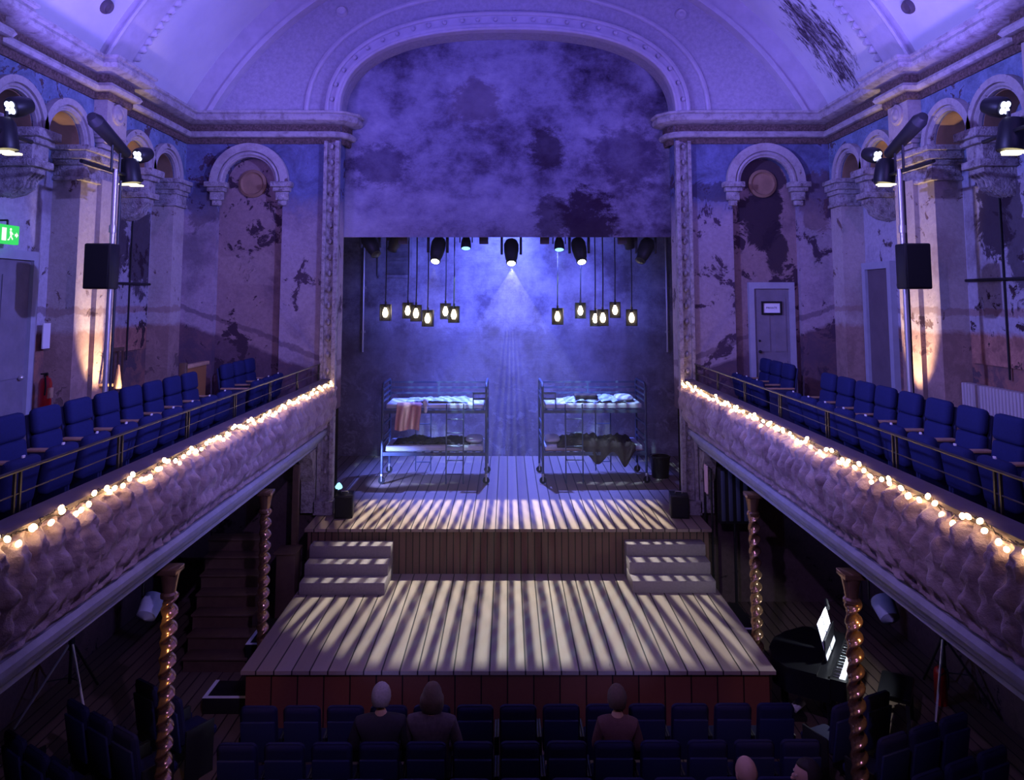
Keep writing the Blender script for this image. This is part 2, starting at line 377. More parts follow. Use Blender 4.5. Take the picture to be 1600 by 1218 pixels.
M['stage'] = planks('stage_boards', (0.20, 0.13, 0.11), (0.38, 0.27, 0.22), (0.14, 0.09, 0.08), 0.205)
M['thrust'] = planks('thrust_boards', (0.21, 0.15, 0.13), (0.36, 0.28, 0.245), (0.15, 0.105, 0.09), 0.225)
M['fascia'] = planks('fascia_boards', (0.11, 0.055, 0.045), (0.20, 0.10, 0.075), (0.08, 0.04, 0.03), 0.115, rough=0.45)
M['thrustfront'] = planks('thrust_front_boards', (0.10, 0.032, 0.024), (0.22, 0.075, 0.05), (0.07, 0.02, 0.015), 0.33, rough=0.4)
M['floor'] = planks('hall_floor_boards', (0.10, 0.07, 0.055), (0.17, 0.12, 0.09), (0.07, 0.05, 0.04), 0.16, rough=0.45)
M['woodpanel'] = planks('warm_wood_boards', (0.20, 0.09, 0.03), (0.34, 0.16, 0.06), (0.13, 0.06, 0.02), 0.09, axis='x', rough=0.35)
M['step'] = plain('grey_step_carpet', (0.24, 0.19, 0.20), 0.85, nz=0.25, sc=30)
M['oldwood'] = plain('dark_stair_wood', (0.11, 0.065, 0.045), 0.55, nz=0.4, sc=9)
M['black'] = plain('black_metal', (0.012, 0.012, 0.014), 0.45, 0.0, 0.4)
M['blackgloss'] = plain('black_lacquer', (0.006, 0.006, 0.008), 0.3, 0.0, 0.3)
M['grille'] = plain('black_speaker_grille', (0.010, 0.010, 0.012), 0.75)
M['cloth'] = plain('black_drape', (0.010, 0.009, 0.012), 0.95, spec=0.05)
M['steel'] = plain('galvanised_steel', (0.62, 0.60, 0.58), 0.38, 0.7, 0.5)
M['rail'] = plain('dark_rail_metal', (0.045, 0.038, 0.04), 0.45, 0.2, 0.4)
M['bedsteel'] = plain('blue_grey_bed_steel', (0.10, 0.125, 0.20), 0.4, 0.3, 0.5)
M['seat'] = plain('navy_seat_cloth', (0.017, 0.023, 0.092), 0.85, nz=0.25, sc=60, spec=0.15)
M['seatside'] = plain('navy_seat_shell', (0.016, 0.02, 0.07), 0.6)
M['stall'] = plain('dark_stalls_seat_cloth', (0.015, 0.015, 0.050), 0.8, nz=0.25, sc=60, spec=0.15)
M['armwood'] = plain('pale_arm_wood', (0.42, 0.26, 0.16), 0.45, nz=0.3, sc=14)
M['tagwhite'] = plain('white_number_tag', (0.75, 0.73, 0.70), 0.5)
M['ledge'] = plain('dark_ledge_paint', (0.10, 0.075, 0.09), 0.6, nz=0.3, sc=6)
g = G('relief_plaster'); n = g.noise(2.2, 6, 0.65); n2 = g.noise(24, 4, 0.65)
M['relief'] = g.done(g.ramp(n, [(0.3, (0.17, 0.11, 0.12)), (0.5, (0.34, 0.26, 0.27)), (0.7, (0.46, 0.38, 0.38))]), 0.55, 0, g.bump(n2, 0.6, 0.025), 0.4)
M['under_mould'] = plain('grey_blue_moulding', (0.34, 0.35, 0.40), 0.55, nz=0.4, sc=5)
M['gold'] = plain('worn_gilt', (0.40, 0.23, 0.13), 0.2, 0.75, 0.6, nz=0.4, sc=12)
M['bulb'] = glow('fairy_bulb_glow', (1.0, 0.62, 0.26), 26)
M['pendant'] = glow('filament_bulb_glow', (1.0, 0.80, 0.52), 16)
M['lens'] = glow('moving_head_lens_glow', (1.0, 0.97, 0.90), 9)
M['lens_blue'] = glow('blue_lens_glow', (0.30, 0.75, 1.0), 2)
M['led'] = glow('led_lens_glow', (0.50, 0.52, 1.0), 6)
M['cross'] = glow('warm_lamp_gap_glow', (1.0, 0.85, 0.45), 4)
M['exitgreen'] = glow('exit_sign_green', (0.05, 0.75, 0.16), 1.0)
M['exitwhite'] = glow('exit_sign_white', (0.80, 1.0, 0.82), 1.3)
M['mattress'] = plain('white_sheet', (0.62, 0.62, 0.66), 0.9, nz=0.1, sc=8)
M['pillow'] = plain('pillow_cotton', (0.66, 0.65, 0.68), 0.9)
M['blanket'] = plain('grey_blanket', (0.05, 0.042, 0.055), 0.95, nz=0.3, sc=15)
M['duvet'] = plain('pale_blue_duvet', (0.40, 0.46, 0.56), 0.9, nz=0.2, sc=7)
M['brownblanket'] = plain('brown_checked_blanket', (0.05, 0.03, 0.033), 0.95, nz=0.4, sc=18)
M['pink'] = plain('dusty_pink_towel', (0.60, 0.30, 0.27), 0.95, nz=0.15, sc=30)
M['palepink'] = plain('pale_pink_cloth', (0.72, 0.50, 0.52), 0.9)
M['rubber'] = plain('black_rubber', (0.015, 0.015, 0.016), 0.6)
M['frame'] = plain('blue_grey_door_paint', (0.36, 0.37, 0.44), 0.6, nz=0.2, sc=5)
M['doorp'] = plain('worn_door_paint', (0.21, 0.19, 0.23), 0.6, nz=0.35, sc=4)
M['doordark'] = plain('doorway_shade_tone', (0.14, 0.11, 0.13), 0.7, nz=0.3, sc=3)  # flat dark colour stands for the shade inside the doorway
M['board'] = plaster('boarded_window_panel', (0.42, 0.40, 0.46), (0.24, 0.21, 0.25), (0.05, 0.03, 0.035), None, (0.30, 0.15, 0.11), 0.9, brick=(0.52, 0.26, 0.18), th=0.60,
    blobs=(('y', 9.75, 6.55, 0.36, 0.65, DK, 0.92), ('y', 9.35, 6.3, 0.22, 0.9, DK, 0.8), ('y', 12.0, 6.4, 0.55, 0.7, DK, 0.85), ('y', 13.0, 6.3, 0.5, 0.8, DK, 0.85)))
M['radiator'] = plain('cream_radiator_paint', (0.42, 0.37, 0.36), 0.45)
M['red'] = plain('extinguisher_red', (0.34, 0.010, 0.010), 0.3, spec=0.5)
M['white'] = plain('white_paint', (0.72, 0.72, 0.76), 0.6)
M['paper'] = plain('white_sheet_music', (0.85, 0.86, 0.90), 0.8)
M['ink'] = plain('dark_ink', (0.05, 0.04, 0.06), 0.7)
M['skin'] = plain('skin', (0.52, 0.30, 0.22), 0.5, nz=0.12, sc=20)
M['hairgrey'] = plain('grey_hair', (0.32, 0.28, 0.27), 0.8, nz=0.4, sc=40)
M['hairdark'] = plain('dark_hair', (0.03, 0.02, 0.018), 0.7)
M['hairbrown'] = plain('brown_hair', (0.11, 0.07, 0.05), 0.75, nz=0.4, sc=40)
M['coat1'] = plain('charcoal_jacket', (0.030, 0.024, 0.032), 0.9, nz=0.3, sc=30)
M['coat2'] = plain('mottled_grey_coat', (0.085, 0.06, 0.07), 0.95, nz=0.6, sc=22)
M['coat3'] = plain('red_brown_jumper', (0.12, 0.055, 0.055), 0.95, nz=0.3, sc=40)
M['jeans'] = plain('dark_trousers', (0.03, 0.03, 0.045), 0.9)

# ------------------------------------------------------------------ the setting
HW = 6.1; RX = 6.5; SPR = 7.6
mb = MB().box(-6.7, 6.7, -3, 19.2, -0.2, 0.0); struct(mb, 'floor', M['floor'])
VC, VR = 5.9, 6.84
def vault_pt(a, R): return (R*math.sin(a), VC + R*math.cos(a))
AM = math.asin(HW/VR)
AMX = math.asin(6.3/VR)
cur_in = [vault_pt(-AMX + 2*AMX*i/48, VR) for i in range(49)]
cur_out = [vault_pt(-AMX + 2*AMX*i/48, VR+0.15) for i in range(49)]
mb = MB().band(cur_in, cur_out, lambda a, b, t: (a, t, b), -3, 14.1); struct(mb, 'ceiling', M['vault'])

tn = [0]
def trim(mb, mat, smooth=40):
    tn[0] += 1
    return struct(mb, 'trim_%d' % tn[0], mat, None, smooth)

BAYS = [  # (y0, y1, arch centres)
    (11.40, 13.80, (11.86, 12.92)),
    (8.42, 10.42, (8.90, 9.96)),
    (5.44, 7.44, (5.92, 6.98)),
]
PIERS = [(10.42, 11.40), (7.44, 8.42), (4.46, 5.44), (13.36, 13.80)]
AR = 0.41
def arcpts(c, r, n=16, z=SPR): return [(c - r*math.cos(PI*i/n), z + r*math.sin(PI*i/n)) for i in range(n+1)]
for s in (-1, 1):
    nm = SIDE[s]
    wl = MB()
    wl.box(*sorted((s*RX, s*(RX+0.2))), -3, 14.2, 3.4, 9.2)
    plate = lambda a, b, t: (s*t, a, b)
    for y0, y1, cs in BAYS:
        poly = [(y1, 9.05), (y0, 9.05), (y0, SPR)]
        for c in cs: poly += arcpts(c, AR)
        poly += [(y1, SPR)]
        wl.prism(poly, plate, HW, RX)
    wl.box(*sorted((s*HW, s*RX)), -3, 4.46, 3.4, 9.05)
    for p0, p1 in PIERS[:3]:
        wl.box(*sorted((s*HW, s*RX)), p0, p1, SPR, 9.05)
    struct(wl, 'wall_' + nm, M['wall'], None, 30)
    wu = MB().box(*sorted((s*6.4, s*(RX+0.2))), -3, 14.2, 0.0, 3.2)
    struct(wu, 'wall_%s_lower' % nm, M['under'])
    for p0, p1 in PIERS:
        pm = MB(); pm.box(*sorted((s*HW, s*RX)), p0, p1, 3.4, SPR)
        if p1 - p0 > 0.6:
            pm.box(*sorted((s*(HW-0.07), s*HW)), p0+0.42, p1-0.04, 3.4, SPR-0.4)
        trim(pm, M['pier'])
        cm = MB()
        for (z0, z1, e) in ((7.12, 7.18, 0.04), (7.18, 7.34, 0.015), (7.34, 7.42, 0.05), (7.42, 7.54, 0.09), (7.54, 7.62, 0.13)):
            cm.rbox(*sorted((s*(HW-e-0.02), s*RX)), p0-e, min(p1+e, 13.80), z0, z1, 0.012)
        trim(cm, M['mould'])
        if p1 - p0 > 0.6:
            q = MB(); yc = (p0+p1)/2 + 0.02
            q.box(*sorted((s*(HW-0.2), s*HW)), yc-0.28, yc+0.28, 7.85, 8.5)
            for k in range(4): q.rbox(*sorted((s*(HW-0.2+0.045*k), s*HW)), yc-0.26+0.03*k, yc+0.26-0.03*k, 7.80-0.07*k, 7.87-0.07*k, 0.01)
            q.lathe([(0.16, 0), (0.16, 0.03), (0.12, 0.045), (0.09, 0.03), (0.05, 0.06), (0.0, 0.065)], n=16, M=Matrix.Translation((s*(HW-0.2), yc, 8.2)) @ Matrix.Rotation(-s*PI/2, 4, 'Y'))
            trim(q, M['pier'])
    for y0, y1, cs in BAYS:
        for c in cs:
            am = MB()
            am.band(arcpts(c, AR), arcpts(c, 0.50), plate, HW-0.05, HW+0.01)
            am.band(arcpts(c, 0.49), arcpts(c, 0.58), plate, HW-0.10, HW+0.01)
            am.tube([(s*(HW-0.05), a, b) for a, b in arcpts(c, 0.46)], 0.03, 6)
            trim(am, M['arch'])
            so = MB().band(arcpts(c, AR-0.012), arcpts(c, AR+0.005), plate, HW+0.02, RX-0.005); trim(so, M['soffit'])
        pc = (cs[0]+cs[1])/2
        pm = MB()   # pendant corbel between the paired arches
        for (z0, z1, e, dpt) in ((7.50, 7.62, 0.24, 0.16), (7.42, 7.50, 0.20, 0.10), (7.22, 7.42, 0.17, 0.04), (7.12, 7.22, 0.20, 0.10)):
            pm.rbox(*sorted((s*(HW-dpt), s*RX)), pc-e, pc+e, z0, z1, 0.015)
        pts = [(HW-0.02, 7.12), (HW-0.02, 7.05), (HW+0.08, 6.96), (HW+0.10, 6.88), (HW+0.22, 6.80), (RX, 6.76), (RX, 7.12)]
        pm.prism(pts, lambda a, b, t: (s*a, t, b), pc-0.15, pc+0.15)
        for k in range(4): pm.tube([(s*(a-0.01), pc-0.12+0.08*k, b) for a, b in pts[1:6]], 0.022, 6)
        trim(pm, M['mould'])

# cornice round the room
CORN = [(0.0, 8.36), (0.03, 8.36), (0.05, 8.40), (0.05, 8.46), (0.12, 8.48), (0.15, 8.53), (0.12, 8.58), (0.06, 8.59), (0.06, 8.72), (0.20, 8.74), (0.26, 8.77), (0.28, 8.83), (0.26, 8.88), (0.30, 8.90), (0.30, 8.94), (0.0, 8.97)]
def sweep(prof, path):
    mb = MB(); P = [Vector(p) for p in path]; n = len(prof)
    dirs = [(P[i+1]-P[i]).normalized() for i in range(len(P)-1)]
    nr = [Vector((d.y, -d.x)) for d in dirs]
    V = []
    for i, p in enumerate(P):
        a = nr[max(i-1, 0)]; b = nr[min(i, len(nr)-1)]
        m = (a+b); m = m/(m.length_squared/2) if m.length > 1e-5 else a
        for o, z in prof: V.append((p.x+m.x*o, p.y+m.y*o, z))
    F = [(i*n+j, (i+1)*n+j, (i+1)*n+(j+1) % n, i*n+(j+1) % n) for i in range(len(P)-1) for j in range(n)]
    F += [tuple(range(n)), tuple(range((len(P)-1)*n, len(P)*n))]
    return mb.add(V, F)
path = [(-HW, -3)]
for p0, p1 in sorted(PIERS[:3]):
    yc = (p0+p1)/2 + 0.02
    path += [(-HW, yc-0.30), (-HW+0.2, yc-0.30), (-HW+0.2, yc+0.30), (-HW, yc+0.30)]
path += [(-HW, 13.8), (-3.35, 13.8), (-3.22, 13.84), (-3.13, 13.95), (-3.1, 14.2)]
trim(sweep(CORN, path), M['cornice'], 30)
trim(sweep(CORN, [(-x, y) for x, y in reversed(path)]), M['cornice'], 30)

# proscenium wall with its arched opening
OX = 3.17; ZA = 8.88
def sup(a, b, n_, k=40):
    out = []
    for i in range(k+1):
        t = PI - PI*i/k; c_, s_ = math.cos(t), math.sin(t)
        out.append((a*math.copysign(abs(c_)**(2/n_), c_), ZA + b*abs(s_)**(2/n_)))
    return out
fp = lambda a, b, t: (a, t, b)
wf = MB()
top = sup(OX, 1.66, 2.5)
wf.prism(top + [(6.7, ZA), (6.7, 13.0), (-6.7, 13.0), (-6.7, ZA)], fp, 13.8, 14.2)
NX = 4.87
for s in (-1, 1):
    x_in, x_out = OX, 6.7
    poly = [(x_in, 3.4), (NX-0.62, 3.4), (NX-0.62, 7.5)] + [(NX - 0.48*math.cos(PI*i/16), 7.62 + 0.48*math.sin(PI*i/16)) for i in range(17)] + [(NX+0.62, 7.5), (NX+0.62, 3.4), (x_out, 3.4), (x_out, ZA), (x_in, ZA)]
    wf.prism([(s*a, b) for a, b in poly], fp, 13.8, 14.2)
struct(wf, 'wall_front', M['front'], None, 30)
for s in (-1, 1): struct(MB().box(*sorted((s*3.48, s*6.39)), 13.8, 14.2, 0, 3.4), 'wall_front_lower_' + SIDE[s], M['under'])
for s in (-1, 1):
    struct(MB().box(*sorted((s*(NX-0.7), s*(NX+0.7))), 13.95, 14.19, 3.4, 8.3), 'wall_niche_' + SIDE[s], M['niche'])
    am = MB(); ar = lambda r: [(s*NX - r*math.cos(PI*i/20), 7.62 + r*math.sin(PI*i/20)) for i in range(21)]
    am.band(ar(0.48), ar(0.60), fp, 13.73, 13.82); am.band(ar(0.59), ar(0.74), fp, 13.68, 13.82); am.tube([(a, 13.72, b) for a, b in ar(0.54)], 0.035, 6)
    trim(am, M['arch'])
    for e in (-1, 1):
        cm = MB()
        cx = s*NX + e*0.62
        for (z0, z1, h, dp) in ((7.52, 7.62, 0.20, 0.17), (7.44, 7.52, 0.16, 0.12), (7.28, 7.44, 0.12, 0.07), (7.18, 7.28, 0.08, 0.05)):
            cm.rbox(cx-h, cx+h, 13.8-dp, 13.85, z0, z1, 0.015)
        trim(cm, M['mould'])
    md = MB()
    md.lathe([(0.27, 0.0), (0.27, 0.04), (0.22, 0.07), (0.19, 0.03), (0.17, 0.03), (0.0, 0.04)], n=28, M=Matrix.Translation((s*NX, 13.955, 7.62)) @ Matrix.Rotation(PI/2, 4, 'X'))
    trim(md, M['soffit'])
# wall rib under the vault and the plain rings round the opening
for r0, r1, y0 in ((6.40, 6.84, 13.62), (6.33, 6.42, 13.56)):
    a0 = math.acos(3.05/r0); a1 = math.acos(3.05/r1); c0 = [vault_pt(-a0+2*a0*i/48, r0) for i in range(49)]; c1 = [vault_pt(-a1+2*a1*i/48, r1) for i in range(49)]
    trim(MB().band(c0, c1, fp, y0, 13.82), M['vaulttrim'])
rg = MB()
rg.band(sup(3.17, 1.66, 2.5), sup(3.28, 1.77, 2.45), fp, 13.62, 13.82)
rg.band(sup(3.28, 1.77, 2.45), sup(3.42, 1.98, 2.4), fp, 13.70, 13.82)
rg.tube([(a, 13.64, b) for a, b in sup(3.20, 1.69, 2.5)], 0.035, 8)
rg.tube([(a, 13.70, b) for a, b in sup(3.43, 2.0, 2.4)], 0.045, 8)
cv = sup(3.35, 1.88, 2.42, 160)
acc = 0
for i in range(1, len(cv)):
    acc += math.hypot(cv[i][0]-cv[i-1][0], cv[i][1]-cv[i-1][1])
    if acc > 0.29:
        acc = 0; rg.sphere((cv[i][0], 13.68, cv[i][1]), 0.045, n=8, m=6)
trim(rg, M['vaulttrim'])
rg = MB(); rg.tube([(a, 13.79, b) for a, b in sup(3.84, 2.46, 2.25)], 0.05, 8); trim(rg, M['vaulttrim'])
# beaded jambs of the opening
for s in (-1, 1):
    jm = MB()
    jm.box(*sorted((s*3.17, s*3.24)), 13.66, 13.82, 1.56, 8.40); jm.box(*sorted((s*3.40, s*3.46)), 13.68, 13.82, 1.56, 8.40)
    jm.box(*sorted((s*3.24, s*3.40)), 13.76, 13.82, 1.56, 8.40)
    jm.box(*sorted((s*3.15, s*3.50)), 13.62, 13.82, 1.56, 1.80)
    z = 2.0
    while z < 8.3: jm.sphere((s*3.32, 13.75, z), 0.045, 0.05, 0.06, 8, 6); z += 0.30
    trim(jm, M['mould'])
# broad vault rib with a leaf edge, springing from the pier
for yc in (10.93, 7.95):
    cs0 = [vault_pt(-AM+2*AM*i/64, VR-0.14) for i in range(65)]; cs1 = [vault_pt(-AM+2*AM*i/64, VR+0.02) for i in range(65)]
    rb = MB().band(cs0, cs1, fp, yc-0.30, yc+0.30)
    rb.tube([(a, yc-0.31, b) for a, b in cs0], 0.035, 6)
    trim(rb, M['vaulttrim'])
    lf = MB(); k = 96
    for i in range(k+1):
        a = -AM + 2*AM*i/k; x_, z_ = vault_pt(a, VR-0.08)
        for e, r in ((0.38, 0.080), (0.48, 0.055)):
            lf.sphere((x_, yc+e, z_), r*1.25, 0.055, r, 7, 5)
    trim(lf, M['vaulttrim'])
# small round vents on the vault and on the lunette
i = 0
for x, y, z, ax, lb in ((-5.75, 10.2, None, 0, 'small round dark vent above the left cornice beside the vault rib'), (5.75, 10.2, None, 0, 'small round dark vent above the right cornice beside the vault rib'),
                 (-5.65, 8.8, None, 0, 'small round dark vent on the blue vault, nearest the upper left corner'), (5.70, 8.85, None, 0, 'small round dark vent on the blue vault, nearest the upper right corner'),
                 (-3.2, 13.8, 10.95, 1, 'small round boss on the lunette left of the stage arch'), (3.35, 13.8, 10.9, 1, 'small round boss on the lunette right of the stage arch')):
    b = MB()
    prof = [(0.11, 0.0), (0.11, 0.03), (0.085, 0.07), (0.05, 0.05), (0.0, 0.06)]
    if ax: Mx = Matrix.Translation((x, y, z)) @ Matrix.Rotation(PI/2, 4, 'X')
    else:
        zz = VC + math.sqrt(VR**2 - x*x); d = Vector((-x, 0, VC-zz)).normalized()
        Mx = Matrix.Translation((x, y, zz)) @ d.to_track_quat('Z', 'Y').to_matrix().to_4x4()
    b.lathe(prof, n=16, M=Mx)
    tag(b.build('ceiling_boss' if ax else 'vent_cap', M['vaulttrim'] if ax else M['ledge']), lb, 'vent' if not ax else 'ornament')

# stage house
struct(MB().box(-5.2, 5.2, 18.65, 18.9, 0, 12), 'wall_back', M['back'])
for s in (-1, 1): struct(MB().box(*sorted((s*5.0, s*5.2)), 14.2, 18.65, 0, 12), 'wall_stage_' + SIDE[s], M['under'])
struct(MB().box(-5.2, 5.2, 14.2, 18.9, 11.9, 12.1), 'ceiling_stage', M['cloth'])
struct(MB().box(-6.7, 6.7, -3.2, -3.0, 0, 12.8), 'wall_rear', M['under'])

ST = 1.55; TH = 0.80
st = thing('stage', 'raised main stage with worn timber boards under the arch', 'stage', (0, 15.8, 0))
def at0(mb, name, mat, parent, smooth=40):
    o = mb.build(name, mat, parent, smooth); o.location = -Vector(parent.location); return o
at0(MB().box(-3.44, 3.46, 12.87, 13.8, ST-0.05, ST).box(-OX+0.01, OX-0.01, 13.8, 14.2, ST-0.05, ST), 'deck', M['stage'], st)
struct(MB().box(-4.99, 4.99, 14.2, 18.64, ST-0.05, ST), 'floor_stage', M['stage'])
at0(MB().box(-3.40, 3.42, 12.93, 13.8, 0, ST-0.05), 'fascia', M['fascia'], st)
tt = thing('thrust_stage', 'low timber thrust stage striped with light, red front', 'stage', (0, 11.3, 0))
at0(MB().box(-3.34, 3.36, 9.66, 12.92, TH-0.045, TH), 'deck', M['thrust'], tt)
at0(MB().box(-3.29, 3.31, 9.72, 12.92, 0, TH-0.045), 'fascia', M['thrustfront'], tt)
for s, xa, xb, y0 in ((-1, -3.28, -1.93, 12.02), (1, 1.98, 3.30, 12.10)):
    o = thing('stage_steps', '%s grey carpeted three-tread steps from thrust up to main stage' % ('left-hand' if s < 0 else 'right-hand'), 'steps', ((xa+xb)/2, y0, TH))
    w_ = (xb-xa)/2
    for k in range(3):
        MB().rbox(-w_, w_, 0.29*k, 0.845, 0.187*k, 0.187*(k+1), 0.012).build('tread', M['step'], o)

# ------------------------------------------------------------------ border cloth, drapes and wall fittings of the stage
bc = sup(3.5, 2.0, 2.5)
mb = MB().prism([(3.6, 6.62), (3.6, ZA)] + list(reversed(bc)) + [(-3.6, ZA), (-3.6, 6.62)], fp, 14.205, 14.25)
bo = tag(mb.build('stage_border', M['border']), 'painted mottled border cloth filling the top of the stage arch', 'stage cloth')
def drape(x0, x1, y, lb):
    b = MB(); nf = 14
    b.grid(nf*6, 1, lambda u, v: (x0+(x1-x0)*u, y + 0.05*math.sin(u*nf*2.2), ST+0.01+v*8.2))
    b.grid(nf*6, 1, lambda u, v: (x0+(x1-x0)*u, y + 0.03 + 0.05*math.sin(u*nf*2.2), ST+0.01+v*8.2))
    tag(b.build('stage_drape', M['cloth']), lb, 'curtain')
drape(-4.6, -3.33, 14.75, 'narrow black side drape at the left of the stage opening')
drape(3.36, 4.6, 14.75, 'narrow black side drape at the right of the stage opening')
for x, lb in ((-3.62, 'thin pale pipe up the left edge of the stage back wall'), (4.0, 'thin pale pipe up the right edge of the stage back wall')):
    mb = MB().tube([(x, 18.57, 4.1), (x, 18.57, 7.5)], 0.03, 8)
    for z in (4.6, 5.7, 6.8): mb.box(x-0.05, x+0.05, 18.58, 18.65, z-0.03, z+0.03)
    tag(mb.build('wall_pipe', M['steel']), lb, 'pipe')
mb = MB().box(-3.25, -2.45, 18.60, 18.65, 6.0, 7.1).box(-3.25, -2.45, 18.57, 18.65, 5.95, 6.02).box(-3.28, -3.22, 18.58, 18.65, 6.0, 7.1).box(-2.48, -2.42, 18.58, 18.65, 6.0, 7.1)
struct(mb, 'window_1', M['back'])

# ------------------------------------------------------------------ balconies
PROF = [(3.27, 3.90), (3.225, 3.86), (3.19, 3.78), (3.17, 3.66), (3.17, 3.52), (3.19, 3.38), (3.24, 3.25), (3.31, 3.14), (3.36, 3.08), (3.37, 3.04)]
def prof_at(v):
    k = v*(len(PROF)-1); i = min(int(k), len(PROF)-2); f = k-i
    return (PROF[i][0]*(1-f)+PROF[i+1][0]*f, PROF[i][1]*(1-f)+PROF[i+1][1]*f)
def relief(y, v):
    n0 = noise.noise((y*0.9, v*1.2, 3.1)); n1_ = noise.noise((y*3.1, v*3.3, 9.1))
    ph = y*2*PI/0.20 + 2.3*math.sin(v*6.6 + 0.5 + n0*1.5) + n0*2.5 + n1_*1.2
    a = math.sin(ph); a = math.copysign(abs(a)**0.6, a)
    b = math.sin(v*30 + 2.4*math.sin(ph) + n1_*2.0)
    c = noise.noise((y*13, v*13, 0.3)); d = noise.noise((y*30, v*28, 1.3))
    env = min(1.0, v*7, (1-v)*7)
    return env*(0.038*a + 0.020*b*(0.6+0.4*a) + 0.022*c + 0.013*d)
for s in (-1, 1):
    bl = thing('balcony', '%s balcony with bulging relief plaster front' % SIDE[s], 'balcony', (s*3.3, 6.0, 2.7))
    YB0, YB1 = 1.0, 13.79
    def rp(u, v):
        y = YB0 + (YB1-YB0)*u; x, z = prof_at(v); d = relief(y, v)
        return (s*(x-d), y, z)
    mb = MB(); mb.grid(1250, 60, rp); mb.box(*sorted((s*3.35, s*3.40)), YB0, YB1, 3.05, 3.88)
    at0(mb, 'relief_front', M['relief'], bl, 180)
    lm = sweep([(0, 3.06), (0.10, 3.06), (0.13, 3.02), (0.12, 2.97), (0.06, 2.94), (0.05, 2.88), (0.0, 2.83), (-0.05, 2.80), (-0.05, 2.75), (-0.12, 2.70), (-0.30, 2.70), (-0.30, 3.0), (0.0, 3.0)],
               [(-3.42, YB0), (-3.42, YB1)] if s < 0 else [(3.42, YB1), (3.42, YB0)])
    at0(lm, 'lower_moulding', M['under_mould'], bl)
    at0(MB().prism([(3.25, 3.89), (3.24, 3.93), (3.27, 3.955), (3.40, 3.965), (3.40, 3.86)], lambda a, b, t: (s*a, t, b), YB0, YB1), 'ledge', M['ledge'], bl)
    struct(MB().box(*sorted((s*3.41, s*6.39)), YB0, 13.79, 3.25, 3.40), 'floor_' + SIDE[s], M['oldwood'])
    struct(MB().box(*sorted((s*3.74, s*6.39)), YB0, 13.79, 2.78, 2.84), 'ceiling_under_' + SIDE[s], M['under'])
    rl = thing('handrail', 'thin metal handrail along the %s balcony ledge' % SIDE[s], 'handrail', (s*3.44, 8, 3.95))
    at0(MB().tube([(s*3.44, YB0, 4.24), (s*3.44, 13.72, 4.24)], 0.013, 8).tube([(s*3.44, YB0, 4.08), (s*3.44, 13.72, 4.08)], 0.006, 5), 'rail', M['rail'], rl)
    y = 13.55
    while y > 2:
        for e in (0, 0.06):
            at0(MB().box(s*3.44-0.009, s*3.44+0.009, y+e-0.009, y+e+0.009, 3.405, 4.23), 'post', M['black'], rl)
        y -= 1.38
    # bracket where the balcony meets the stage wall
    br = [(13.8, 2.72), (13.30, 2.72), (13.34, 2.62), (13.42, 2.55), (13.50, 2.35), (13.52, 2.25), (13.62, 2.15), (13.62, 1.6), (13.8, 1.6)]
    trim(MB().prism(br, lambda a, b, t: (s*t, a, b), 3.48, 3.72), M['mould'])

# fairy lights clipped along the ledges
bulb_me = MB().sphere((0,0,0), 0.019, 0.019, 0.024, 8, 6).mesh('bulb', M['bulb'])
for s in (-1, 1):
    fl = thing('fairy_lights', 'string of warm fairy lights along the %s balcony ledge' % SIDE[s], 'string lights', (s*3.22, 8, 3.93))
    pts = []; rnd = random.Random(11+s)
    N = 460
    for i in range(N):
        y = 3.6 + 10.1*i/(N-1)
        pts.append((s*(3.235-0.012+rnd.uniform(-0.02, 0.015)), y, 3.915 + 0.022*math.sin(y*11+s) + rnd.uniform(-0.018, 0.018)))
    at0(MB().tube(pts, 0.0035, 4), 'wire', M['black'], fl)
    pts2 = [(s*(3.228+0.012*math.sin(p[1]*7)), p[1]+0.01, p[2]-0.02+0.03*math.sin(p[1]*5.3)) for p in pts[::4]]
    at0(MB().tube(pts2, 0.0035, 4), 'wire', M['black'], fl)
    for i in range(100):
        y = 4.5 + 9.2*(i/99)**0.93 + rnd.uniform(-0.05, 0.05)
        o = bpy.data.objects.new('bulb', bulb_me); C.objects.link(o); o.parent = fl
        o.location = Vector((s*(3.20+rnd.uniform(-0.015, 0.012)), y, 3.90 + 0.022*math.sin(y*11+s) + rnd.uniform(-0.045, 0.035))) - Vector(fl.location)
        o.rotation_euler = (rnd.uniform(-1, 1), rnd.uniform(-1, 1), 0)

# twisted barley-sugar columns
def column(x, y, lb):
    o = thing('twisted_column', lb, 'column', (x, y, 0), 0, 'twisted columns under the balconies')
    mb = MB(); nz = 230; nt = 20; z0, z1 = 0.22, 2.42
    def sh(u, v):
        z = z0+(z1-z0)*u; a = 2*PI*v
        r = 0.062 + 0.017*math.cos(2*(a - z*2*PI/0.32)) + 0.006*math.cos(4*(a - z*2*PI/0.32))
        cx = 0.012*math.cos(z*2*PI/0.16); cy = 0.012*math.sin(z*2*PI/0.16)
        return (cx + r*math.cos(a), cy + r*math.sin(a), z)
    mb.grid(nz, nt, sh)
    mb.build('shaft', M['gold'], o, 180)
    MB().lathe([(0.06, 2.38), (0.085, 2.40), (0.085, 2.43), (0.065, 2.45), (0.072, 2.50), (0.085, 2.58), (0.10, 2.64), (0.0, 2.66)], n=20).rbox(-0.105, 0.105, -0.105, 0.105, 2.64, 2.70, 0.01).build('capital', M['gold'], o)
    MB().lathe([(0.13, 0.0), (0.13, 0.08), (0.11, 0.10), (0.115, 0.14), (0.09, 0.17), (0.075, 0.23), (0.0, 0.23)], n=20).build('base', M['gold'], o)
column(-3.47, 7.85, 'gilded twisted column under the left balcony, nearest the camera')
column(-3.47, 10.85, 'twisted column under the left balcony beside the thrust stage')
column(3.47, 7.72, 'gilded twisted column under the right balcony, nearest the camera')
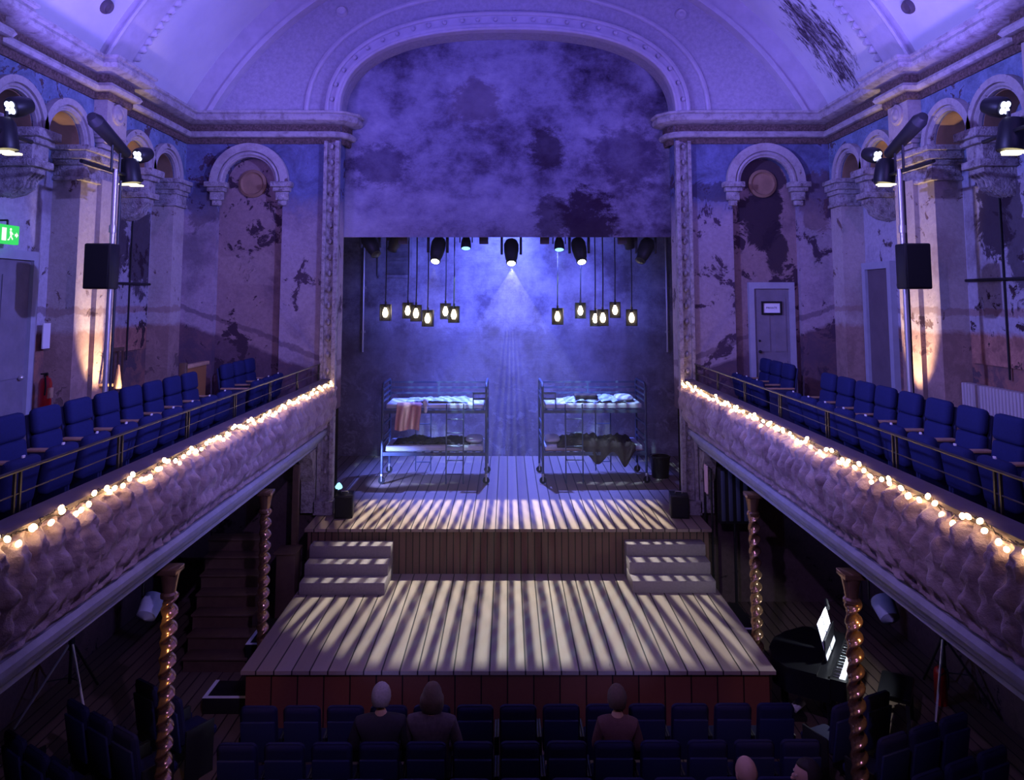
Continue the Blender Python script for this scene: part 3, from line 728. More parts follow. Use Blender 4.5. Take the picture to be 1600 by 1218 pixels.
column(3.47, 10.72, 'twisted column under the right balcony beside the thrust stage')

# ------------------------------------------------------------------ seats
def make_balcony_seat():
    """local frame: the sitter looks along -y"""
    t = thing('theatre_seat', 'x', 'seat', (0,0,0), 0, 'navy seats on the balconies')
    R_ = Matrix.Translation((0, 0.0, 0.36)) @ Matrix.Rotation(math.radians(-8), 4, 'X')
    MB().rbox(-0.205, 0.205, -0.05, 0.05, 0.0, 0.35, 0.04, 3, R_).rbox(-0.205, 0.205, -0.06, 0.05, 0.345, 0.60, 0.05, 3, R_, taper=0.84).build('backrest', M['seat'], t)
    MB().rbox(-0.195, 0.195, 0.055, 0.085, -0.05, 0.55, 0.012, 2, R_).build('back_shell', M['seatside'], t)
    R2 = Matrix.Translation((0, -0.40, 0.27)) @ Matrix.Rotation(math.radians(9), 4, 'X')
    p = MB().rbox(-0.205, 0.205, -0.06, 0.06, 0.0, 0.42, 0.05, 3, R2, taper=0.9).build('seat_pad', M['seat'], t)
    MB().rbox(-0.018, 0.018, -0.008, 0.008, 0.415, 0.440, 0.003, 1, R2).build('number_tag', M['tagwhite'], p)
    for e in (-1, 1):
        a = MB().rbox(e*0.262-0.018, e*0.262+0.018, -0.36, 0.06, 0.0, 0.56, 0.01).build('arm_panel', M['seatside'], t)
        MB().rbox(e*0.262-0.026, e*0.262+0.026, -0.42, 0.05, 0.562, 0.590, 0.01).build('arm_rest', M['armwood'], a)
    return t
proto = make_balcony_seat(); used = False
def place(src, first, x, y, z, rz, label, group):
    o = src if first else copy_tree(src)
    o.location = (x, y, z); o.rotation_euler = (0, 0, rz); o['label'] = label; o['group'] = group
    return o
BF = 3.40
for s in (-1, 1):
    rear = [7.0+0.575*i - 2.3 for i in range(11)]
    ys = [4.75, 5.32, 5.89, 6.46] + [7.03, 7.60, 8.17, 8.74, 9.30, 9.86, 10.42]
    if s > 0: ys = [4.75, 5.30, 5.86, 6.42, 6.98, 7.55, 8.12, 8.69, 9.25, 9.78, 10.32, 10.86]
    else: ys = ys + [10.98]
    yf = [12.72, 13.05, 13.37, 13.66] if False else [12.35, 12.85, 13.32]
    ys2 = sorted(ys, reverse=True)
    for i, y in enumerate(ys2):
        place(proto, not used, s*4.62, y, BF, -s*PI/2, 'navy tip-up seat on the %s balcony long row, %s from the stage end' % (SIDE[s], ORD[i]), 'navy seats on the %s balcony' % SIDE[s]); used = True
    for i, y in enumerate([13.50, 12.96, 12.42]):
        place(proto, False, s*4.62, y, BF, -s*PI/2, 'navy tip-up seat in the short %s balcony row, %s from the stage wall' % (SIDE[s], ORD[i]), 'navy seats on the %s balcony' % SIDE[s])

def make_stall_seat():
    t = thing('theatre_seat', 'x', 'seat', (0,0,0))
    R_ = Matrix.Translation((0, 0, 0.40)) @ Matrix.Rotation(math.radians(9), 4, 'X')     # faces +y
    MB().rbox(-0.205, 0.205, -0.045, 0.045, 0.0, 0.56, 0.06, 4, R_, taper=0.86).build('backrest', M['stall'], t)
    MB().rbox(-0.19, 0.19, -0.07, -0.04, -0.04, 0.42, 0.012, 2, R_).build('back_shell', M['seatside'], t)
    MB().rbox(-0.20, 0.20, 0.06, 0.42, 0.36, 0.46, 0.035, 3).build('seat_pad', M['stall'], t)
    for e in (-1, 1):
        MB().rbox(e*0.225-0.013, e*0.225+0.013, -0.02, 0.34, 0.0, 0.58, 0.008).build('arm_panel', M['black'], t)
    return t
stall = make_stall_seat(); usedst = False
def srow(xs, y, dy, row, grp):
    global usedst
    for i, x in enumerate(xs):
        place(stall, not usedst, x, y + dy*i, 0, 0, 'dark navy stalls seat in the %s row from the stage, %s from the left' % (row, ORD[i]), grp); usedst = True
srow([-2.75+0.478*i for i in range(13)], 8.66, 0.005, 'first', 'front row of stalls seats')
srow([-2.74+0.478*i for i in range(13)], 7.98, 0.005, 'second', 'second row of stalls seats')
srow([-2.30+0.485*i for i in range(11)], 7.40, 0.005, 'third', 'third row of stalls seats')
def siderow(p0, p1, n, s, k):
    p0 = Vector(p0); p1 = Vector(p1); d = p1-p0; rz = math.atan2(d.y, d.x)
    for i in range(n):
        p = p0 + d*(i/(n-1) if n > 1 else 0)
        place(stall, False, p.x, p.y, 0, rz, 'dark side-block stalls seat on the %s, %s row back, %s from the left' % (SIDE[s], ORD[k], ORD[i]), '%s side block of stalls seats' % SIDE[s])
siderow((-4.20, 9.16), (-3.80, 8.90), 2, -1, 0)
siderow((-4.75, 8.72), (-3.95, 8.20), 3, -1, 1)
siderow((-5.05, 8.12), (-4.26, 7.60), 3, -1, 2)
siderow((3.74, 8.72), (4.18, 8.92), 2, 1, 0)
siderow((3.95, 8.12), (4.80, 8.48), 3, 1, 1)
siderow((3.97, 7.52), (4.82, 7.88), 3, 1, 2)

# ------------------------------------------------------------------ bunk beds
def make_bunk(label):
    """local x along the bed, front towards -y; the ladder stands at +x of the middle"""
    t = thing('bunk_bed', label, 'bed', (0,0,0), 0, 'steel bunk beds on the stage')
    L, D = 1.10, 0.50
    for e in (-1, 1):
        for f in (-1, 1):
            MB().tube([(e*L, f*D, 0.16), (e*L, f*D, 2.00)], 0.026, 10).build('post', M['bedsteel'], t)
            c = MB().lathe([(0.07, -0.02), (0.075, 0.0), (0.07, 0.02)], n=16, M=Matrix.Translation((e*L, f*D-0.02, 0.077)) @ Matrix.Rotation(PI/2, 4, 'X')).build('castor', M['rubber'], t)
            MB().box(e*L-0.012, e*L+0.012, f*D-0.055, f*D-0.045, 0.06, 0.18).box(e*L-0.012, e*L+0.012, f*D+0.005, f*D+0.015, 0.06, 0.18).cyl((e*L, f*D-0.02, 0.15), (e*L, f*D, 0.20), 0.03).build('castor_fork', M['steel'], c)
        en = MB()
        en.tube([(e*L, -D, 2.0), (e*L, -D+0.03, 2.05), (e*L, -D+0.10, 2.08), (e*L, D-0.10, 2.08), (e*L, D-0.03, 2.05), (e*L, D, 2.0)], 0.026, 10)
        for z in (1.94, 1.82, 1.70, 1.20, 0.95, 0.82): en.box(e*L-0.012, e*L+0.012, -D, D, z-0.022, z+0.022)
        en.build('end_frame', M['bedsteel'], t)
    for z in (1.50, 0.62):
        r = MB()
        for f in (-1, 1): r.box(-L, L, f*D-0.018, f*D+0.018, z-0.04, z+0.03)
        for k in range(12): r.box(-L+0.1+0.18*k, -L+0.16+0.18*k, -D, D, z-0.012, z+0.0)
        r.build('bed_base', M['bedsteel'], t)
    gr = MB()
    for z in (2.00, 1.88, 1.76): gr.box(-L, L, D-0.01, D+0.012, z-0.022, z+0.022)
    gr.box(-0.02, 0.02, D-0.012, D+0.014, 1.5, 2.02)
    gr.build('guard_rail', M['bedsteel'], t)
    fg = MB()
    for z in (1.88, 1.76): fg.box(L-0.28, L, -D-0.012, -D+0.012, z-0.022, z+0.022)
    fg.box(L-0.29, L-0.265, -D-0.012, -D+0.012, 1.5, 1.90)
    fg.build('short_guard', M['bedsteel'], t)
    for (x0, x1, y, lean) in ((0.26, 0.62, -D-0.04, -0.05), (-0.52, -0.18, D+0.04, 0.03)):
        ld = MB()
        for x in (x0, x1): ld.tube([(x, y+lean, 0.02), (x, y, 1.45), (x, y, 1.66)], 0.014, 8)
        for k in range(5): ld.tube([(x0, y+lean*(1-(0.22+0.28*k)/1.5), 0.22+0.28*k), (x1, y+lean*(1-(0.22+0.28*k)/1.5), 0.22+0.28*k)], 0.012, 6)
        ld.build('ladder', M['bedsteel'], t)
    return t
bedL = make_bunk('left steel bunk bed on castors with a pink towel hung on it'); bedL.location = (-1.55, 16.40, ST)
bedR = make_bunk('right steel bunk bed on castors with a blanket falling off its lower bunk'); bedR.location = (1.83, 16.45, ST); bedR.scale.x = -1
bedR.rotation_euler.z = 0.03

def cloth_top(x0, x1, y0, y1, z, amp, seed, edge=0.0, hang=None, nu=70, nv=36):
    """a crumpled sheet lying on a mattress; hang(u) gives how far it falls over the front"""
    mb = MB()
    def fn(u, v):
        h = hang(u) if hang else 0.0
        ln = (y1-y0) + h; d = v*ln
        x = x0+(x1-x0)*u
        nz = noise.noise((x*3+seed, v*5, seed)) + 0.6*noise.noise((x*8+seed, v*11, 2.0)) + 0.35*noise.noise((x*17, v*20, seed))
        if d <= y1-y0:
            fall = max(0.0, 1-abs(2*u-1)**6)
            return (x + 0.02*nz, y1-d, z + amp*(0.45+nz)*fall + 0.012)
        return (x + 0.03*nz, y0-0.03-0.03*abs(nz), z + 0.01 - (d-(y1-y0)))
    mb.grid(nu, nv, fn)
    mb.grid(nu, nv, lambda u, v: tuple(a-b for a, b in zip(fn(u, v), (0, 0.0 if v*((y1-y0)+(hang(u) if hang else 0)) <= y1-y0 else -0.008, 0.010 if v*((y1-y0)+(hang(u) if hang else 0)) <= y1-y0 else 0))))
    return mb
def pillow(x, y, z, rx, ry, rz_, lb, ang=0.0):
    mb = MB()
    mb.sphere((0,0,0), rx, ry, rz_, 24, 14, fn=lambda p: (math.copysign(abs(p.x)**0.6, p.x), math.copysign(abs(p.y)**0.6, p.y), p.z*(1-0.15*(p.x**2+p.y**2))))
    o = mb.build('pillow', M['pillow'], None, 180, (x, y, z), ang); tag(o, lb, 'pillow', 'pillows on the bunks')
for bx, by, nm in ((-1.55, 16.40, 'left'), (1.83, 16.45, 'right')):
    for z, lv in ((1.53, 'upper'), (0.65, 'lower')):
        m = thing('mattress', 'white sheeted mattress on the %s bunk of the %s bed' % (lv, nm), 'mattress', (bx, by, ST+z), 0.03 if bx > 0 else 0, 'mattresses of the bunk beds')
        MB().rbox(-1.04, 1.04, -0.46, 0.45, 0.003, 0.125, 0.035, 3).build('mattress_body', M['mattress'], m)
        MB().rbox(-1.043, 1.043, -0.463, 0.453, 0.02, 0.04, 0.008, 1).build('piping', M['pink'] if nm == 'right' and lv == 'lower' else M['duvet'], m)
ZU = ST+1.53+0.125; ZL = ST+0.65+0.125
tag(cloth_top(-2.2, -0.85, 15.98, 16.82, ZU, 0.05, 3.3).build('duvet', M['duvet'], None, 180), 'crumpled pale duvet on the upper bunk of the left bed', 'duvet')
tag(cloth_top(1.25, 2.55, 16.02, 16.85, ZU, 0.07, 7.1).build('duvet', M['duvet'], None, 180), 'crumpled pale duvet on the upper bunk of the right bed', 'duvet')
tag(MB().rbox(1.45, 1.95, 16.1, 16.45, ZU+0.08, ZU+0.16, 0.035, 3).build('folded_jumper', M['brownblanket']), 'small dark folded clothing on the upper bunk of the right bed', 'clothing')
tag(cloth_top(-2.45, -0.80, 16.05, 16.82, ZL, 0.07, 1.7).build('blanket', M['blanket'], None, 180), 'dark grey blanket spread on the lower bunk of the left bed', 'blanket')
tag(cloth_top(1.05, 2.72, 15.97, 16.85, ZL, 0.12, 5.2, hang=lambda u: 0.05 + (0.34*math.exp(-((u-0.52)/0.13)**2) if u > 0.2 else 0) + 0.40*math.exp(-((u-0.86)/0.10)**2)).build('blanket', M['brownblanket'], None, 180), 'dark brown blanket spilling over the lower bunk of the right bed', 'blanket')
pillow(-0.72, 16.40, ZL+0.07, 0.19, 0.33, 0.07, 'white pillow at the right end of the left bed lower bunk')
pillow(0.97, 16.42, ZL+0.07, 0.17, 0.33, 0.07, 'white pillow at the left end of the right bed lower bunk')
pillow(2.55, 16.45, ZU+0.07, 0.20, 0.34, 0.06, 'white pillow at the right end of the right bed upper bunk')
def towel(u, v, t):
    x = -2.36 + 0.52*u + 0.02*math.sin(v*5); a = 0.012*math.sin(u*26)+0.01*math.sin(u*11+1)
    if v < 0.3: return (x, 15.93 - (v/0.3)*0.08+0.01, ZU+0.018+t)
    return (x, 15.825 + a*min(1, (v-0.3)*4) - t, ZU - 0.01 - (v-0.3)/0.7*0.52 - 0.02*math.sin(u*7))
mb = MB().grid(40, 24, lambda u, v: towel(u, v, 0.0)); mb.grid(40, 24, lambda u, v: towel(u, v, 0.012))
tag(mb.build('towel', M['pink'], None, 180), 'dusty pink towel hanging over the upper rail of the left bed', 'towel')
# soft toy like white bundle beside the towel
mb = MB().sphere((-1.74, 15.86, ZU+0.02), 0.06, 0.05, 0.10, 12, 8).sphere((-1.73, 15.85, ZU-0.10), 0.04, 0.035, 0.09, 10, 7)
tag(mb.build('cloth_bundle', M['white'], None, 180), 'small white cloth bundle tucked at the edge of the left upper bunk', 'cloth')

# ------------------------------------------------------------------ hanging things over the stage
hb = tag(MB().tube([(-5.0, 14.62, 6.98), (5.0, 14.62, 6.98)], 0.03, 8).build('lighting_bar', M['black']), 'black lighting bar hung just behind the border cloth', 'lighting bar')
for y_, lb in ((15.15, 'front'), (15.8, 'rear')):
    tag(MB().tube([(-5.0, y_, 9.5), (5.0, y_, 9.5)], 0.03, 8).build('pendant_bar', M['black']), '%s black bar above the stage carrying the pendant cords' % y_ if False else '%s high black bar carrying the pendant cords over the stage' % lb, 'lighting bar')
PX_, PF = 793.0, 1150.0
PT = math.atan(103/1150)
def at(u, v, y):
    a = (u-PX_)/PF; b = -(v-362)/PF
    d = (a, math.cos(PT)-b*math.sin(PT), math.sin(PT)+b*math.cos(PT)); k = y/d[1]
    return Vector((d[0]*k, y, CAMZ+d[2]*k))
pend = [(602,488,15.15),(637,485,15.8),(650,489,15.15),(668,497,15.15),(696,486,15.8),(709,491,15.15),(871,494,15.15),(907,485,15.8),(930,497,15.8),(942,496,15.15),(961,484,15.8),(987,496,15.15)]
for i, (u, v, y) in enumerate(pend):
    p = at(u, v, y); k = i % 6; cl = 'left' if i < 6 else 'right'
    t = thing('pendant_lamp', 'boxed filament lamp on a black cord, %s from the left in the %s cluster' % (ORD[k], cl), 'pendant lamp', p, random.uniform(-0.25, 0.25), 'pendant lamps over the stage')
    MB().tube([(0, 0, 0.17), (0.01, 0, 0.8), (0.0, 0, 9.5-p.z)], 0.013, 6).build('cord', M['black'], t)
    hs = MB().box(-0.115, 0.115, 0.06, 0.075, -0.17, 0.17).box(-0.115, -0.103, -0.02, 0.06, -0.17, 0.17).box(0.103, 0.115, -0.02, 0.06, -0.17, 0.17).box(-0.103, 0.103, -0.02, 0.06, 0.158, 0.17).box(-0.103, 0.103, -0.02, 0.06, -0.17, -0.158)
    hs.cyl((0, 0.02, 0.17), (0, 0.02, 0.22), 0.02).build('housing', M['black'], t)
    b = MB().lathe([(0.0, -0.10), (0.03, -0.09), (0.050, -0.05), (0.055, -0.01), (0.045, 0.04), (0.025, 0.08), (0.022, 0.10), (0.0, 0.10)], n=14).build('bulb', M['pendant'], t, 60)
    MB().cyl((0, 0, 0.10), (0, 0, 0.16), 0.024).build('lamp_holder', M['black'], t)

def moving_head(u, v, y, tilt, roll, label, lit=True):
    p = at(u, v, y)
    t = thing('moving_head_light', label, 'stage light', p, 0, 'moving head lights under the border')
    A = Matrix.Rotation(roll, 4, 'Y') @ Matrix.Rotation(tilt, 4, 'X')      # local -z is the beam; origin is the lens
    hd = MB().lathe([(0.085, 0.0), (0.105, 0.01), (0.105, 0.10), (0.12, 0.12), (0.145, 0.30), (0.150, 0.46), (0.12, 0.54), (0.0, 0.56)], n=20, M=A)
    hd.build('head', M['black'], t)
    MB().lathe([(0.080, -0.006), (0.06, -0.016), (0.0, -0.02)], n=20, M=A).build('lens', M['lens'] if lit else M['blackgloss'], t)
    c = A @ Vector((0, 0, 0.34))
    yk = MB()
    top = max(c.z+0.30, 6.93-p.z)
    for e in (-1, 1): yk.rbox(c.x+e*0.19-0.025, c.x+e*0.19+0.025, c.y-0.06, c.y+0.06, c.z-0.10, top, 0.012)
    yk.rbox(c.x-0.215, c.x+0.215, c.y-0.07, c.y+0.07, top, top+0.08, 0.012)
    yk.rbox(c.x-0.18, c.x+0.18, c.y-0.15, c.y+0.15, top+0.08, top+0.2, 0.02)
    hook = Vector((c.x, 14.62-p.y, 6.98-p.z))
    yk.cyl((c.x, c.y, top+0.15), hook, 0.03)
    yk.build('yoke', M['black'], t)
T0 = -math.radians(35)
moving_head(680, 408, 14.45, T0, 0.12, 'lit moving head light left of the centre one under the border')
moving_head(799, 411, 14.45, T0, 0.0, 'lit moving head light at the centre under the border')
moving_head(909, 409, 14.45, T0, -0.12, 'lit moving head light right of the centre one under the border')
moving_head(588, 398, 14.55, -0.5, -0.55, 'unlit moving head light nearest the left end under the border', False)
moving_head(1000, 408, 14.55, -0.5, 0.50, 'unlit moving head light nearest the right end under the border', False)
moving_head(612, 392, 14.95, 0.2, 0.4, 'unlit dark light tucked beside the first left pendant cord', False)
moving_head(985, 388, 14.95, 0.2, -0.3, 'unlit dark light tucked beside the last right pendant cord', False)
for u, v, lb in ((728, 388, 'small par light with a cyan lens, left of centre under the border'), (874, 390, 'small par light with a cyan lens, right of centre under the border')):
    p = at(u, v, 14.75)
    t = thing('par_light', lb, 'stage light', p, 0, 'cyan par lights')
    A = Matrix.Rotation(-0.35, 4, 'X')
    MB().lathe([(0.10, 0.0), (0.105, 0.02), (0.095, 0.16), (0.06, 0.26), (0.0, 0.28)], n=18, M=A).build('can', M['black'], t)
    MB().lathe([(0.097, 0.004), (0.06, -0.012), (0.0, -0.016)], n=18, M=A).build('lens', M['lens_blue'], t)
    MB().tube([(-0.125, 0.05, 0.12), (-0.125, 0.05, 0.42), (0.125, 0.05, 0.42), (0.125, 0.05, 0.12)], 0.012, 6).cyl((0, 0.05, 0.42), (0, 14.62-p.y, 6.98-p.z), 0.02).build('bracket', M['black'], t)
for u, lb in ((756, 'small dark junction box left of the centre light under the border'), (851, 'small dark junction box right of the centre light under the border'), (972, 'small dark junction box near the right pendants under the border'), (630, 'small dark junction box near the left pendants under the border')):
    p = at(u, 378, 14.7)
    tag(MB().rbox(p.x-0.09, p.x+0.09, 14.63, 14.76, 6.52, 6.72, 0.01).tube([(p.x, 14.65, 6.72), (p.x, 14.62, 6.99)], 0.012).build('junction_box', M['ledge']), lb, 'box')

# ------------------------------------------------------------------ small things on the stage
for x, nm in ((-2.93, 'left'), (3.08, 'right')):
    t = thing('stage_monitor', 'black cube loudspeaker on the stage edge at the %s' % nm, 'loudspeaker', (x, 13.62, ST), 0.12 if nm == 'left' else -0.12, 'stage edge loudspeakers')
    MB().rbox(-0.16, 0.16, -0.18, 0.18, 0.0, 0.40, 0.015).build('cabinet', M['black'], t)
    MB().rbox(-0.14, 0.14, -0.192, -0.18, 0.03, 0.37, 0.004, 1).build('grille', M['grille'], t)
    MB().tube([(-0.06, 0.0, 0.40), (-0.06, 0, 0.43), (0.06, 0, 0.43), (0.06, 0, 0.40)], 0.008, 6).build('handle', M['steel'], t)
t = thing('bucket', 'black bucket on the stage floor right of the right bunk bed', 'bucket', (3.34, 16.5, ST))
MB().lathe([(0.18, 0.0), (0.215, 0.42), (0.23, 0.43), (0.23, 0.46), (0.205, 0.46), (0.17, 0.03), (0.0, 0.03)], n=24).build('pail', M['black'], t)
MB().tube([(0.22*math.cos(a), -0.03, 0.44+0.07*math.sin(a)) for a in [PI*i/12 for i in range(13)]], 0.008, 6).build('handle', M['steel'], t)
t = thing('floor_light', 'small floor lamp glowing blue behind the left arch jamb', 'stage light', (-3.30, 14.62, ST))
MB().lathe([(0.10, 0.0), (0.10, 0.03), (0.02, 0.04), (0.02, 0.22), (0.0, 0.22)], n=16).build('base', M['black'], t)
MB().lathe([(0.06, 0), (0.065, 0.03), (0.04, 0.1), (0, 0.11)], n=16, M=Matrix.Translation((0.06, 0.05, 0.28)) @ Matrix.Rotation(-2.2, 4, 'Y')).build('head', M['lens_blue'], t)

# ------------------------------------------------------------------ lighting rigs on poles above the balconies
def cross_lamp(mb_list, x, y, z, t, s):
    MB().lathe([(0.13, 0.0), (0.14, 0.03), (0.13, 0.28), (0.10, 0.34), (0.0, 0.36)], n=18, M=Matrix.Translation((x, y, z)) @ Matrix.Rotation(s*0.15, 4, 'Y')).build('lamp_body', M['black'], t)
    MB().box(x-0.12, x+0.12, y-0.10, y-0.02, z-0.03, z-0.012).box(x-0.04, x+0.13, y+0.03, y+0.09, z-0.03, z-0.012).build('lamp_gap', M['cross'], t)
def led_par(x, y, z, t, s):
    A = Matrix.Translation((x, y, z)) @ Matrix.Rotation(math.radians(-68), 4, 'X') @ Matrix.Rotation(s*0.35, 4, 'Y')
    MB().lathe([(0.10, 0.0), (0.11, 0.02), (0.11, 0.12), (0.08, 0.22), (0.0, 0.24)], n=18, M=A @ Matrix.Rotation(0, 4, 'X')).build('led_body', M['black'], t)
    q = MB()
    for k in range(4):
        a = PI/4 + k*PI/2; q.sphere((0.045*math.cos(a), 0.045*math.sin(a), 0.0), 0.036, 0.036, 0.022, 10, 6, A)
    q.build('led_lens', M['led'], t)
for s in (-1, 1):
    nm = SIDE[s]
    po = thing('lighting_stand', 'tall pale pole stand with a crossbar of lamps on the %s balcony' % nm, 'lighting stand', (s*5.2, 9.65, BF))
    MB().tube([(0, 0, 0.0), (0, 0, 3.75)], 0.032, 10).cyl((0, 0, 2.9), (0, 0, 3.0), 0.045).build('pole', M['steel'], po)
    MB().tube([(0.05, 0.03, 0.6), (0.06, 0.03, 3.6)], 0.018, 6).build('cable', M['black'], po)
    MB().lathe([(0.25, 0), (0.25, 0.02), (0.05, 0.04), (0.045, 0.1), (0, 0.1)], n=20).build('base', M['black'], po)
    MB().tube([(s*0.02, -0.75, 3.72), (s*0.02, 0.75, 3.72)], 0.025, 8).build('crossbar', M['black'], po)
    cross_lamp(None, 0, 0.42, 3.62, po, s)
    led_par(-s*0.03, 0.50, 4.02, po, -s)
    pr = MB().cyl((0, 0.25, 4.0), (s*0.02, -0.48, 4.28), 0.075, 0.10).cyl((s*0.02, -0.48, 4.28), (s*0.02, -0.58, 4.32), 0.10, 0.06)
    pr.build('profile_spot', M['black'], po)
    for a_, b_ in (((0, -0.1, 3.72), (0, -0.1, 4.1)), ((0, 0.1, 3.72), (0, 0.1, 4.0)), ((0, 0.42, 3.72), (0, 0.5, 3.95))): MB().tube([a_, b_], 0.017, 6).build('clamp', M['black'], po)
    sp = thing('hung_loudspeaker', 'black loudspeaker fixed to the pole stand on the %s balcony' % nm, 'loudspeaker', (s*5.2, 9.42, 5.56))
    MB().rbox(-0.17, 0.17, -0.11, 0.13, 0.0, 0.58, 0.02).build('cabinet', M['black'], sp)
    MB().rbox(-0.15, 0.15, -0.122, -0.108, 0.02, 0.56, 0.004, 1).build('grille', M['grille'], sp)
    MB().box(-0.05, 0.05, 0.13, 0.20, 0.2, 0.4).build('bracket', M['black'], sp)
    rg_ = thing('lamp_bracket', 'black wall arm with two lit lamps at the %s edge of the picture' % nm, 'lamp bracket', (s*5.2, 7.5, 6.6))
    MB().tube([(-s*0.05, -0.55, 0.55), (s*0.02, 0.45, 0.55)], 0.025, 8).tube([(0, 0.1, 0.55), (s*0.9, 0.1, 0.25)], 0.025, 8).build('arm', M['black'], rg_)
    cross_lamp(None, 0, 0.0, 0.36, rg_, s)
    led_par(-s*0.02, 0.02, 0.82, rg_, -s)
    MB().tube([(0, 0, 0.55), (0, 0, 0.78)], 0.02, 6).build('clamps', M['black'], rg_)

# ------------------------------------------------------------------ wall fittings
def wdoor(n_, s, y0, y1, z0, z1, dark):
    t = bpy.data.objects.new('door_%d' % n_, None); C.objects.link(t); t['kind'] = 'structure'; t.location = (s*RX, (y0+y1)/2, z0)
    h = z1-z0; w_ = (y1-y0)/2
    d = MB().box(-0.05, 0.0, -w_, w_, 0, h)
    for zz0, zz1 in ((0.15, 0.85), (1.0, h-0.2)):
        for e in (-1, 1):
            if not dark: d.box(-0.065, -0.05, *sorted((e*0.05, e*(w_-0.08))), zz0, zz1)
    f = MB().box(-0.10, 0, -w_-0.12, -w_, 0, h+0.12).box(-0.10, 0, w_, w_+0.12, 0, h+0.12).box(-0.10, 0, -w_, w_, h, h+0.12)
    mir = Matrix.Scale(s, 4, (1, 0, 0))
    for m_, name, mat in ((d, 'door_leaf', M['doordark'] if dark else M['doorp']), (f, 'door_frame', M['frame'])):
        m_.v = [tuple(mir @ Vector(v)) for v in m_.v]; m_.build(name, mat, t)
    if not dark: MB().sphere((-s*0.09, w_-0.12, 1.0), 0.035).build('door_knob', M['steel'], t)
wdoor(1, -1, 8.75, 9.95, BF, 5.95, False)
wdoor(2, 1, 12.45, 13.20, BF, 5.95, True)
t = bpy.data.objects.new('door_3', None); C.objects.link(t); t['kind'] = 'structure'; t.location = (4.96, 13.95, BF)
d = MB().box(-0.33, 0.33, -0.05, 0, 0, 2.22)
for e in (-1, 1): d.box(*sorted((e*0.05, e*0.26)), -0.065, -0.05, 0.2, 0.9).box(*sorted((e*0.05, e*0.26)), -0.065, -0.05, 1.05, 2.05)
d.build('door_leaf', M['doorp'], t)
MB().box(-0.43, -0.33, -0.09, 0, 0, 2.34).box(0.33, 0.43, -0.09, 0, 0, 2.34).box(-0.33, 0.33, -0.09, 0, 2.22, 2.34).build('door_frame', M['frame'], t)
MB().sphere((-0.25, -0.09, 1.05), 0.03).sphere((-0.25, -0.075, 1.25), 0.02).build('door_knob', M['black'], t)
# framed notice on that door
t = thing('framed_sign', 'black framed notice on the pale door in the right niche', 'sign', (4.95, 13.88, 5.26))
MB().box(-0.19, -0.155, -0.03, 0.0, -0.125, 0.125).box(0.155, 0.19, -0.03, 0.0, -0.125, 0.125).box(-0.155, 0.155, -0.03, 0.0, -0.125, -0.09).box(-0.155, 0.155, -0.03, 0.0, 0.09, 0.125).build('frame', M['black'], t)
MB().box(-0.155, 0.155, -0.012, 0.0, -0.09, 0.09).build('card', M['paper'], t)
def text_mesh(name, body, size, mat, parent, loc, rot):
    cu = bpy.data.curves.new(name, 'FONT'); cu.body = body; cu.size = size; cu.align_x = 'CENTER'; cu.align_y = 'CENTER'; cu.extrude = 0.001; cu.resolution_u = 2
    tmp = bpy.data.objects.new(name+'_tmp', cu); C.objects.link(tmp)
    me = bpy.data.meshes.new_from_object(tmp.evaluated_get(bpy.context.evaluated_depsgraph_get()))
    bpy.data.objects.remove(tmp); me.materials.clear(); me.materials.append(mat)
    o = bpy.data.objects.new(name, me); C.objects.link(o); o.parent = parent; o.location = loc; o.rotation_euler = rot
    return o
text_mesh('lettering', 'PRIVATE', 0.055, M['ink'], t, (0, -0.014, 0), (PI/2, 0, 0))

# green exit sign above the left door
t = thing('exit_sign', 'lit green exit sign with running figure above the left door', 'sign', (-6.28, 9.2, 6.12))
MB().rbox(-0.03, 0.03, -0.19, 0.19, 0, 0.24, 0.01).build('case', M['exitgreen'], t)
q = MB()
def sq(y0, y1, z0, z1): q.box(0.031, 0.034, y0, y1, z0, z1)
sq(-0.14, -0.06, 0.04, 0.20)
q.cyl((0.031, 0.02, 0.185), (0.034, 0.02, 0.185), 0.018)
q.prism([(0.0, 0.16), (0.035, 0.165), (0.045, 0.10), (0.02, 0.095)], lambda a, b, tt_: (tt_, a, b), 0.031, 0.034)
q.prism([(0.035, 0.105), (0.07, 0.07), (0.06, 0.055), (0.02, 0.095)], lambda a, b, tt_: (tt_, a, b), 0.031, 0.034)
q.prism([(0.02, 0.10), (0.0, 0.05), (-0.03, 0.045), (-0.03, 0.06), (-0.008, 0.066), (0.01, 0.10)], lambda a, b, tt_: (tt_, a, b), 0.031, 0.034)
q.prism([(0.035, 0.16), (0.07, 0.13), (0.062, 0.118), (0.033, 0.145)], lambda a, b, tt_: (tt_, a, b), 0.031, 0.034)
q.prism([(0.10, 0.135), (0.10, 0.105), (0.13, 0.105), (0.13, 0.085), (0.165, 0.12), (0.13, 0.155), (0.13, 0.135)], lambda a, b, tt_: (tt_, a, b), 0.031, 0.034)
q.build('pictogram', M['exitwhite'], t)
MB().cyl((0, 0, 0.24), (0, 0, 0.30), 0.012).cyl((0, 0, 0.30), (-0.15, 0, 0.30), 0.012).build('bracket', M['black'], t)
